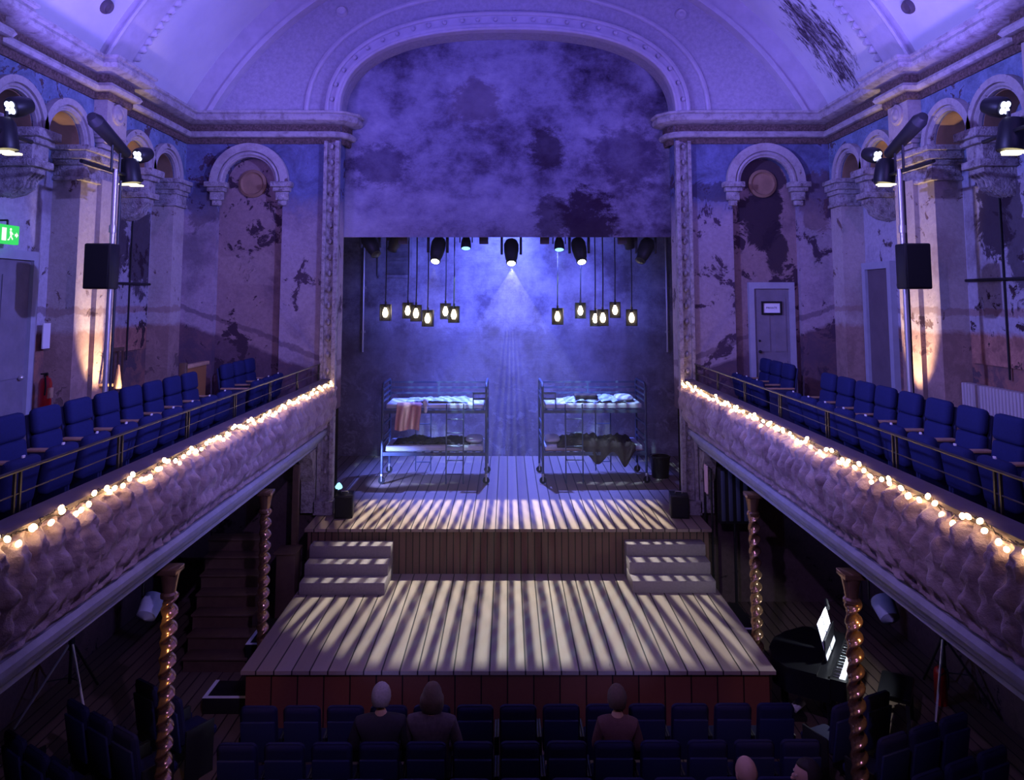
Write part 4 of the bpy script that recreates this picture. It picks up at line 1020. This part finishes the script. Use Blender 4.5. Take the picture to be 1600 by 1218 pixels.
def extinguisher(x, y, z, lb, sc_=1.0):
    t = thing('fire_extinguisher', lb, 'fire extinguisher', (x, y, z), 0, None); t.scale = (sc_,)*3
    MB().lathe([(0.075, 0.0), (0.08, 0.02), (0.08, 0.40), (0.06, 0.46), (0.03, 0.48), (0.03, 0.50), (0, 0.50)], n=18).build('cylinder', M['red'], t)
    MB().rbox(-0.012, 0.012, -0.10, 0.03, 0.52, 0.54, 0.004).box(-0.02, 0.02, -0.02, 0.02, 0.49, 0.53).build('valve', M['black'], t)
    MB().tube([(0.0, -0.03, 0.51), (0.05, -0.09, 0.48), (0.06, -0.09, 0.36), (0.05, -0.085, 0.25)], 0.012, 6).build('hose', M['rubber'], t)
    MB().rbox(0.055, 0.085, -0.05, 0.05, 0.20, 0.34, 0.004).build('label_band', M['armwood'], t)
extinguisher(-6.25, 10.10, 3.9, 'red fire extinguisher hung on the wall beside the left door')
extinguisher(5.85, 10.45, 0.0, 'red fire extinguisher standing behind the tripod under the right balcony')
tag(MB().rbox(-6.40, -6.38, 10.2, 10.36, 4.75, 5.1, 0.003, 1).build('notice', M['white']), 'small white notice on the wall above the left fire extinguisher', 'sign')

for s in (-1, 1):
    nm = SIDE[s]
    y0, y1 = (8.55, 10.36) if s > 0 else (11.5, 13.28)
    bp = MB().box(*sorted((s*(RX-0.03), s*RX)), y0, y1, 4.55, 6.98)
    for k in range(12):
        ya = y0 + (y1-y0)*k/12
        bp.box(*sorted((s*(RX-0.035), s*RX)), ya, ya+(y1-y0)/12, 6.96, 6.98 + 0.04*random.random())
    struct(bp, 'window_%d' % (2 if s > 0 else 3), M['board'])
    pp = MB().tube([(s*(RX-0.06), y0, 5.69), (s*(RX-0.06), y1, 5.69)], 0.022, 8)
    tag(pp.build('wall_pipe', M['black']), 'black horizontal bar across the boarded window of the %s wall' % nm, 'pipe')
    yc = 9.58 if s > 0 else 12.6
    tag(MB().tube([(s*(RX-0.05), yc, 4.4), (s*(RX-0.05), yc, 6.97)], 0.014, 8).build('wall_pipe', M['black']), 'thin black vertical strip down the boarded window of the %s wall' % nm, 'pipe')
# radiator
t = thing('radiator', 'ribbed cream column radiator under the boarded window on the right', 'radiator', (6.38, 9.55, BF))
for k in range(26):
    y = -0.82 + 1.64*k/25
    MB().rbox(-0.07, 0.07, y-0.024, y+0.024, 0.12, 0.88, 0.015, 2).build('fin', M['radiator'], t)
MB().box(-0.05, 0.05, -0.84, 0.84, 0.16, 0.22).box(-0.05, 0.05, -0.84, 0.84, 0.80, 0.85).build('header', M['radiator'], t)
for e in (-0.7, 0.7): MB().box(-0.05, 0.05, e-0.02, e+0.02, 0.0, 0.14).build('foot', M['radiator'], t)
# wooden stair enclosure on the left balcony
t = thing('stair_enclosure', 'varnished vertical-board stair enclosure with dark railings on the left balcony', 'partition', (-5.0, 11.9, BF))
MB().box(-0.02, 0.02, -0.35, 0.42, 0.0, 0.95).box(-0.35, 0.0, 0.38, 0.42, 0.0, 0.95).build('panel', M['woodpanel'], t)
MB().rbox(-0.05, 0.05, -0.42, 0.48, 0.95, 1.01, 0.01).build('cap_rail', M['armwood'], t)
q = MB(); q.box(-1.4, -1.36, -1.0, 0.45, 1.18, 1.24).build('top_rail', M['oldwood'], t)
for k in range(11): MB().box(-1.395, -1.365, -0.98+0.14*k, -0.95+0.14*k, 0.0, 1.18).build('baluster', M['oldwood'], t)
MB().rbox(-0.05, 0.05, -0.45, -0.36, 0, 1.05, 0.01).build('newel_post', M['oldwood'], t)
# little lamp at the lit pier on the left
tag(MB().lathe([(0.05, 0), (0.05, 0.06), (0.03, 0.22), (0.012, 0.34), (0, 0.35)], c=(-5.75, 11.02, 4.12), n=12).box(-6.03, -5.75, 11.0, 11.04, 4.15, 4.19).build('wall_uplighter', M['armwood']), 'small pointed uplighter at the foot of the lit left pier', 'lamp')

# ------------------------------------------------------------------ under the balconies
t = thing('stair_flight', 'dark timber steps rising beside the stage under the left balcony', 'stairs', (-4.25, 11.3, 0))
for k in range(7):
    MB().box(-0.5-0.05*k, 0.42-0.05*k, 0.26*k, 0.26*(k+1)+0.02, 0.0, 0.2*(k+1)-0.035).build('riser', M['oldwood'], t)
    MB().rbox(-0.52-0.05*k, 0.44-0.05*k, 0.26*k-0.03, 0.26*(k+1)+0.02, 0.2*(k+1)-0.035, 0.2*(k+1), 0.01).build('tread', M['oldwood'], t)
def whitebox(x0, x1, y0, y1, z1, lb):
    t = thing('access_block', lb, 'step block', ((x0+x1)/2, (y0+y1)/2, 0))
    hx, hy = (x1-x0)/2, (y1-y0)/2
    MB().rbox(-hx, hx, -hy, hy, 0, z1, 0.01).build('block', M['black'], t)
    MB().box(-hx, -hx+0.05, -hy, hy, z1, z1+0.006).box(-hx+0.05, hx, -hy, -hy+0.05, z1, z1+0.006).build('edge_strip', M['white'], t)
whitebox(-3.85, -3.40, 11.30, 12.2, 0.38, 'black step block edged in white beside the left of the thrust stage, rear one')
whitebox(-4.02, -3.40, 10.2, 10.66, 0.20, 'low black step block edged in white beside the left of the thrust stage, front one')
whitebox(3.40, 3.85, 11.8, 12.8, 0.38, 'black step block edged in white beside the right of the thrust stage')
def tripod(x, y, label, s):
    t = thing('tripod_stand', label, 'tripod', (x, y, 0))
    MB().tube([(0, 0, 0.35), (0, 0, 2.6)], 0.022, 8).build('pole', M['black'], t)
    MB().cyl((0, 0, 0.78), (0, 0, 0.92), 0.04).build('collar', M['black'], t)
    for k, a in enumerate((-2.3, -0.7, 1.5)):
        p = (0.62*math.cos(a), 0.62*math.sin(a), 0.03)
        MB().tube([(0.03*math.cos(a), 0.03*math.sin(a), 0.85), p], 0.016, 8).build('leg', M['steel'] if (k < 2 and s < 0) or (k == 0 and s > 0) else M['black'], t)  # light and shade put into the legs: pale steel for bright, black for dark
        MB().tube([(0.0, 0.0, 0.42), (p[0]*0.45, p[1]*0.45, 0.47)], 0.008, 6).build('brace', M['black'], t)
tripod(-5.82, 10.28, 'light stand on splayed legs under the left balcony', -1)
tripod(5.90, 10.42, 'light stand on splayed legs under the right balcony', 1)
def underlamp(x, y, lb):
    t = thing('underbalcony_lamp', lb, 'stage light', (x, y, 2.2))
    MB().lathe([(0.11, 0), (0.12, 0.04), (0.10, 0.22), (0.0, 0.26)], n=16, M=Matrix.Rotation(2.2, 4, 'X')).build('can', M['duvet'], t)
    MB().tube([(-0.13, 0, 0), (-0.13, 0, 0.3), (0.13, 0, 0.3), (0.13, 0, 0)], 0.012, 6).tube([(0, 0, 0.3), (0, 0, 0.58)], 0.02, 6).build('bracket', M['black'], t)
underlamp(-3.85, 8.35, 'grey lamp hung behind the near left twisted column')
underlamp(4.05, 8.3, 'grey lamp hung behind the near right twisted column')

# things stored beside the stage on the right
t = thing('clothes_rail', 'narrow black rail stand with pale pink cloth, right of the stage', 'rail', (3.62, 13.25, 0))
MB().tube([(-0.1, -0.2, 0), (-0.1, -0.2, 2.5), (-0.1, 0.25, 2.5), (-0.1, 0.25, 0)], 0.02, 8).build('frame', M['black'], t)
mb = MB().grid(16, 14, lambda u, v: (3.52 - 0.03 + 0.012*math.sin(u*15), 13.12+0.26*u, 2.53-0.48*v)); mb.grid(16, 14, lambda u, v: (3.51 - 0.03 + 0.012*math.sin(u*15), 13.12+0.26*u, 2.53-0.48*v))
tag(mb.build('cloth', M['palepink'], None, 180), 'pale pink cloth hanging from the rail stand right of the stage', 'cloth')
t = thing('black_flight_panel', 'tall black louvred panel on a stand right of the stage', 'panel', (3.95, 13.2, 0))
MB().rbox(-0.28, 0.28, -0.05, 0.05, 1.55, 2.5, 0.02).build('body', M['black'], t)
for k in range(4): MB().rbox(-0.24+0.13*k, -0.17+0.13*k, -0.075, -0.05, 1.6, 2.45, 0.01).build('louvre', M['bedsteel'], t)
MB().tube([(0, 0, 0), (0, 0, 1.55)], 0.025, 8).lathe([(0.2, 0), (0.2, 0.02), (0.03, 0.03), (0, 0.03)], n=16).build('stand', M['black'], t)
t = thing('dark_post', 'dark upright post left of the stage below the balcony', 'post', (-3.62, 12.95, 0))
MB().box(-0.05, 0.05, -0.05, 0.05, 0, 2.6).build('shaft', M['oldwood'], t)
MB().rbox(-0.09, 0.09, -0.09, 0.09, 0, 0.12, 0.01).build('foot', M['oldwood'], t)
tag(MB().rbox(-3.80, -3.48, 12.5, 12.85, 0.0, 1.25, 0.02).rbox(-3.83, -3.46, 12.47, 12.87, 1.25, 1.29, 0.008).build('side_cabinet', M['oldwood']), 'dark wooden cabinet beside the left flank of the stage', 'cabinet')

# grand piano
PANG = math.radians(-32)
def pr_(dx, dy, z): return Vector((4.15 + dx*math.cos(PANG) - dy*math.sin(PANG), 10.2 + dx*math.sin(PANG) + dy*math.cos(PANG), z))
t = thing('grand_piano', 'black grand piano standing right of the thrust stage', 'piano', (4.15, 10.2, 0), PANG)
out = [(0.35, -0.75), (0.35, 0.72), (-0.15, 0.72), (-0.55, 0.60), (-0.85, 0.28), (-1.0, 0.0), (-0.98, -0.30), (-0.80, -0.62), (-0.45, -0.75)]
cs_ = []
for i in range(len(out)):
    a = Vector(out[i-1]); b = Vector(out[i]); c = Vector(out[(i+1) % len(out)])
    if i in (3, 4, 5, 6, 7): cs_ += [tuple(a*0.125+b*0.75+c*0.125)]
    else: cs_ += [tuple(b)]
MB().prism([(a*0.62, b) for a, b in cs_], lambda a, b, tt_: (a, b, tt_), 0.52, 0.80).build('case', M['blackgloss'], t)
MB().prism([(a*0.62 if a < 0 else a*0.2, b) for a, b in cs_], lambda a, b, tt_: (a, b, tt_), 0.802, 0.825).build('lid', M['blackgloss'], t)
kb = MB().box(0.20, 0.36, -0.66, 0.66, 0.70, 0.735).build('keyboard', M['paper'], t)
q = MB()
for k in range(52):
    if k % 7 in (0, 1, 3, 4, 5): q.box(0.20, 0.29, -0.66+0.0254*(k+1)-0.007, -0.66+0.0254*(k+1)+0.007, 0.735, 0.748)
q.build('black_keys', M['blackgloss'], kb)
MB().box(0.19, 0.40, -0.72, -0.66, 0.55, 0.80).box(0.19, 0.40, 0.66, 0.72, 0.55, 0.80).box(0.36, 0.40, -0.72, 0.72, 0.55, 0.70).build('key_cheeks', M['blackgloss'], t)
ms = MB().box(0.10, 0.115, -0.35, 0.35, 0.83, 1.08, Matrix.Rotation(-0.0, 4, 'Y')).build('music_desk', M['blackgloss'], t)
for x, y in ((0.2, -0.6), (0.2, 0.6), (-0.48, 0.0)):
    MB().lathe([(0.035, 0.0), (0.05, 0.06), (0.045, 0.3), (0.07, 0.5), (0.07, 0.53), (0, 0.53)], c=(x, y, 0), n=14).build('leg', M['blackgloss'], t)
MB().box(-0.02, 0.02, -0.1, 0.1, 0.1, 0.52).box(0.0, 0.12, -0.06, 0.06, 0.06, 0.09).build('pedal_lyre', M['blackgloss'], t)
for y0, y1, tilt, lb in ((0.02, 0.34, 0.25, 'open white sheet music upright on the piano desk, left leaf'), (-0.33, -0.02, 0.25, 'open white sheet music upright on the piano desk, right leaf')):
    A = Matrix.Translation((4.15, 10.2, 0.83)) @ Matrix.Rotation(PANG, 4, 'Z') @ Matrix.Translation((0.125, 0, 0)) @ Matrix.Rotation(-tilt, 4, 'Y')
    tag(MB().box(0.0, 0.006, y0, y1, 0.0, 0.44, A).build('sheet_music', M['paper']), lb, 'sheet music')
t2 = thing('music_lamp', 'small black clip lamp above the piano sheet music', 'lamp', pr_(0.0, 0.15, 0.83), PANG)
MB().tube([(0.02, 0.10, 0.0), (0.0, 0.12, 0.40), (0.06, 0.05, 0.52)], 0.009, 6).build('arm', M['black'], t2)
MB().cyl((0.04, 0.12, 0.53), (0.10, -0.12, 0.52), 0.025).build('shade', M['black'], t2)
ld = bpy.data.lights.new('music_lamp_bulb', 'SPOT'); ld.energy = 60; ld.color = (0.85, 0.92, 1.0); ld.spot_size = 2.2; ld.shadow_soft_size = 0.03
lo = bpy.data.objects.new('music_lamp_bulb', ld); C.objects.link(lo); lo.location = pr_(0.42, 0.0, 1.50); aim(lo, pr_(0.05, 0.0, 1.0))
t = thing('piano_bench', 'black padded piano bench right of the piano', 'bench', (4.98, 9.92, 0), PANG)
MB().rbox(-0.19, 0.19, -0.34, 0.34, 0.44, 0.52, 0.03).build('cushion', M['blackgloss'], t)
for x in (-0.15, 0.15):
    for y in (-0.28, 0.28): MB().box(x-0.022, x+0.022, y-0.022, y+0.022, 0, 0.44).build('leg', M['black'], t)
t = thing('floor_lamp_can', 'small pale-faced lamp on the floor at the right corner of the thrust stage', 'stage light', (3.72, 10.1, 0))
MB().cyl((0, 0, 0.12), (0.14, 0.05, 0.20), 0.055, 0.06).build('can', M['tagwhite'], t)
MB().box(-0.05, 0.15, -0.07, 0.09, 0.0, 0.06).build('stand', M['black'], t)

# ------------------------------------------------------------------ the audience
def skin_mesh(name, pts, edges, mats, lev=2):
    me = bpy.data.meshes.new(name+'_k'); me.from_pydata([p[0] for p in pts], edges, [])
    o = bpy.data.objects.new(name+'_k', me); C.objects.link(o)
    sk = o.modifiers.new('s', 'SKIN'); sk.use_smooth_shade = True
    for i, p in enumerate(pts):
        r = p[1]; me.skin_vertices[0].data[i].radius = r if isinstance(r, tuple) else (r, r)
        me.skin_vertices[0].data[i].use_root = (i == 0)
    sb = o.modifiers.new('b', 'SUBSURF'); sb.levels = lev; sb.render_levels = lev
    m2 = bpy.data.meshes.new_from_object(o.evaluated_get(bpy.context.evaluated_depsgraph_get()))
    bpy.data.objects.remove(o); m2.name = name; m2.materials.clear(); m2.materials.append(mats)
    for p in m2.polygons: p.use_smooth = True
    return m2
def person(x, y, label, coat, hair, hairstyle, turn=0.0, wide=1.0, hz=0.0, lean=0.0, neck_turn=0.0):
    """seated figure looking along +y, hips on the seat pad at 0.46"""
    t = thing('person', label, 'person', (x, y, 0), turn, 'seated audience members')
    H = hz
    body = [((0, 0.16, 0.56), (0.13*wide, 0.09)), ((0, 0.13, 0.72+H*0.4), (0.12*wide, 0.08)), ((0, 0.10+lean, 0.90+H*0.7), (0.13*wide, 0.075)), ((0, 0.11+lean, 1.00+H), (0.085*wide, 0.055)), ((0, 0.12+lean, 1.09+H), 0.062), ((0, 0.13+lean, 1.15+H), 0.060)]
    ed = [(0,1),(1,2),(2,3),(3,4),(4,5)]
    for e in (-1, 1):
        b = len(body)
        body += [((e*0.165*wide, 0.11+lean, 0.985+H), 0.045), ((e*0.225*wide, 0.12+lean, 0.80+H*0.6), 0.042), ((e*0.19*wide, 0.34+lean, 0.66+H*0.3), 0.040), ((e*0.12*wide, 0.46, 0.63), 0.028), ((e*0.10*wide, 0.53, 0.62), 0.034)]
        ed += [(3,b),(b,b+1),(b+1,b+2),(b+2,b+3),(b+3,b+4)]
        k = b+4
        for j, (dx, ln) in enumerate(((-0.026, 0.055), (-0.009, 0.068), (0.009, 0.064), (0.026, 0.050))):
            q = len(body); hx = e*0.10*wide + dx
            body += [((hx, 0.56+ln*0.4, 0.615), 0.009), ((hx*0.98, 0.56+ln, 0.595), 0.008)]; ed += [(k,q),(q,q+1)]
        q = len(body); body += [((e*0.10*wide - e*0.035, 0.54, 0.62), 0.010), ((e*0.10*wide - e*0.05, 0.575, 0.615), 0.009)]; ed += [(k,q),(q,q+1)]
        b = len(body)
        body += [((e*0.10, 0.22, 0.54), 0.085), ((e*0.12, 0.56, 0.53), 0.062), ((e*0.12, 0.58, 0.28), 0.050), ((e*0.12, 0.60, 0.09), 0.036), ((e*0.125, 0.70, 0.05), 0.036)]
        ed += [(0,b),(b,b+1),(b+1,b+2),(b+2,b+3),(b+3,b+4)]
    me = skin_mesh('body', body, ed, M['skin'])
    bo_ = bpy.data.objects.new('body', me); C.objects.link(bo_); bo_.parent = t
    # head joined to the body as one mesh
    hc = Vector((0, 0.15+lean, 1.245+H)); RZ = Matrix.Translation(hc) @ Matrix.Rotation(neck_turn, 4, 'Z') @ Matrix.Scale(1.14, 4)
    hm = MB()
    def hs(p):
        x_, y_, z_ = p
        if z_ < -0.1: x_ *= 1 - 0.20*(-z_); y_ = y_*(1-0.22*(-z_)) + 0.10*(-z_)
        if y_ > 0.2 and -0.25 < z_ < 0.15: y_ -= 0.03*(1-abs(x_))
        if y_ < 0 and z_ < -0.3: y_ *= 0.8
        return (x_, y_, z_)
    hm.sphere((0,0,0), 0.082, 0.098, 0.114, 24, 18, RZ, hs)
    hm.sphere((0, 0.098, -0.012), 0.013, 0.020, 0.026, 10, 8, RZ); hm.sphere((0, 0.112, -0.026), 0.015, 0.014, 0.011, 10, 8, RZ)
    for e in (-1, 1):
        hm.sphere((e*0.076, -0.008, -0.012), 0.012, 0.020, 0.032, 10, 8, RZ)
        hm.sphere((e*0.030, 0.086, 0.018), 0.017, 0.010, 0.007, 10, 6, RZ)
    hm.sphere((0, 0.090, -0.060), 0.024, 0.010, 0.009, 10, 6, RZ); hm.sphere((0, 0.078, -0.098), 0.026, 0.022, 0.020, 10, 6, RZ)
    hme = hm.mesh('head_tmp', M['skin'], 180)
    bm = bmesh.new(); bm.from_mesh(me); bm.from_mesh(hme); bm.to_mesh(me); bm.free(); bpy.data.meshes.remove(hme)
    for p in me.polygons: p.use_smooth = True
    ey = MB()
    for e in (-1, 1): ey.sphere((e*0.030, 0.089, 0.014), 0.010, 0.008, 0.008, 8, 6, RZ)
    ey.build('eyes', M['paper'], t, 180)
    # clothes follow the body
    cl = [((0, 0.16, 0.55), (0.165*wide, 0.125)), ((0, 0.13, 0.72+H*0.4), (0.165*wide, 0.12)), ((0, 0.10+lean, 0.90+H*0.7), (0.185*wide, 0.125)), ((0, 0.10+lean, 1.03+H), (0.14*wide, 0.105)), ((0, 0.115+lean, 1.115+H), 0.092)]
    ce = [(0,1),(1,2),(2,3),(3,4)]
    for e in (-1, 1):
        b = len(cl)
        cl += [((e*0.175*wide, 0.10+lean, 1.015+H), 0.078), ((e*0.235*wide, 0.12+lean, 0.80+H*0.6), 0.066), ((e*0.195*wide, 0.34+lean, 0.66+H*0.3), 0.054), ((e*0.13*wide, 0.44, 0.635), 0.044)]
        ce += [(3,b),(b,b+1),(b+1,b+2),(b+2,b+3)]
    o = bpy.data.objects.new('jacket', skin_mesh('jacket', cl, ce, coat)); C.objects.link(o); o.parent = t
    tr = [((0, 0.17, 0.55), (0.16*wide, 0.11))]; te = []
    for e in (-1, 1):
        b = len(tr)
        tr += [((e*0.10, 0.22, 0.54), 0.095), ((e*0.12, 0.56, 0.53), 0.074), ((e*0.12, 0.58, 0.28), 0.062), ((e*0.12, 0.60, 0.12), 0.054)]
        te += [(0,b),(b,b+1),(b+1,b+2),(b+2,b+3)]
    o = bpy.data.objects.new('trousers', skin_mesh('trousers', tr, te, M['jeans'])); C.objects.link(o); o.parent = t
    sh = MB()
    for e in (-1, 1): sh.rbox(e*0.125-0.045, e*0.125+0.045, 0.55, 0.80, 0.0, 0.09, 0.03, 3)
    sh.build('shoes', M['rubber'], t)
    if hair:
        h_ = MB()
        def hf(p):
            x_, y_, z_ = p
            if y_ > 0.25 and z_ < 0.55: y_ = 0.25 - 0.2*(0.55-z_); x_ *= 0.9
            if hairstyle == 'short' and z_ < -0.55: z_ = -0.55 - 0.1*(-z_-0.55); x_ = math.copysign(min(abs(x_)*1.25, 0.80), x_)
            if hairstyle == 'long' and z_ < 0.1: z_ = 0.1 + (z_-0.1)*1.5; x_ = math.copysign(min(abs(x_)*1.5, 1.18), x_); y_ = min(y_, 0.1)
            k_ = 1 + 0.05*noise.noise((x_*4, y_*4, z_*4+x))
            return (x_*k_, y_*k_, z_*k_)
        h_.sphere((0, -0.008, 0.010), 0.090, 0.106, 0.116, 26, 20, RZ, hf)
        h_.build('hair', hair, t, 180)
    return t
person(-1.32, 8.00, 'person with short grey hair in a dark jacket, leftmost in the second row', M['coat1'], M['hairgrey'], 'short', 0.05, 1.22, 0.03)
person(-0.80, 8.01, 'person with fuller hair in a mottled grey coat, sitting right beside the dark jacket', M['coat2'], M['hairbrown'], 'long', -0.05, 1.18, 0.03)
person(1.14, 8.00, 'person in a red-brown top sitting alone right of centre in the second row', M['coat3'], M['hairbrown'], 'short', -0.08, 0.92, 0.01)
person(2.14, 6.80, 'bald person at the bottom edge of the picture, right of centre', M['coat1'], None, '', 0.1, 1.1, 0.0)
person(2.70, 6.80, 'dark-haired person turned to the left at the bottom edge of the picture', M['hairdark'], M['hairdark'], 'short', 0.25, 1.1, -0.02, 0.0, 1.2)

# ------------------------------------------------------------------ haze over the stage, caught in the beams
HAZE = True
if HAZE:
    m = bpy.data.materials.new('stage_haze'); m.use_nodes = True; t_ = m.node_tree; t_.nodes.clear()
    o_ = t_.nodes.new('ShaderNodeOutputMaterial'); v_ = t_.nodes.new('ShaderNodeVolumeScatter')
    v_.inputs['Density'].default_value = 0.010; v_.inputs['Anisotropy'].default_value = 0.35; t_.links.new(v_.outputs[0], o_.inputs['Volume'])
    hz_ = MB().prism([(9.7, 0.86), (12.84, 0.86), (12.84, 1.62), (18.6, 1.62), (18.6, 11.5), (14.34, 11.5), (14.34, 6.5), (9.7, 6.5)], lambda a, b, t: (t, a, b), -3.08, 3.08).build('stage_haze', m); tag(hz_, 'thin bluish haze hanging over the stage', 'haze', None, 'stuff')
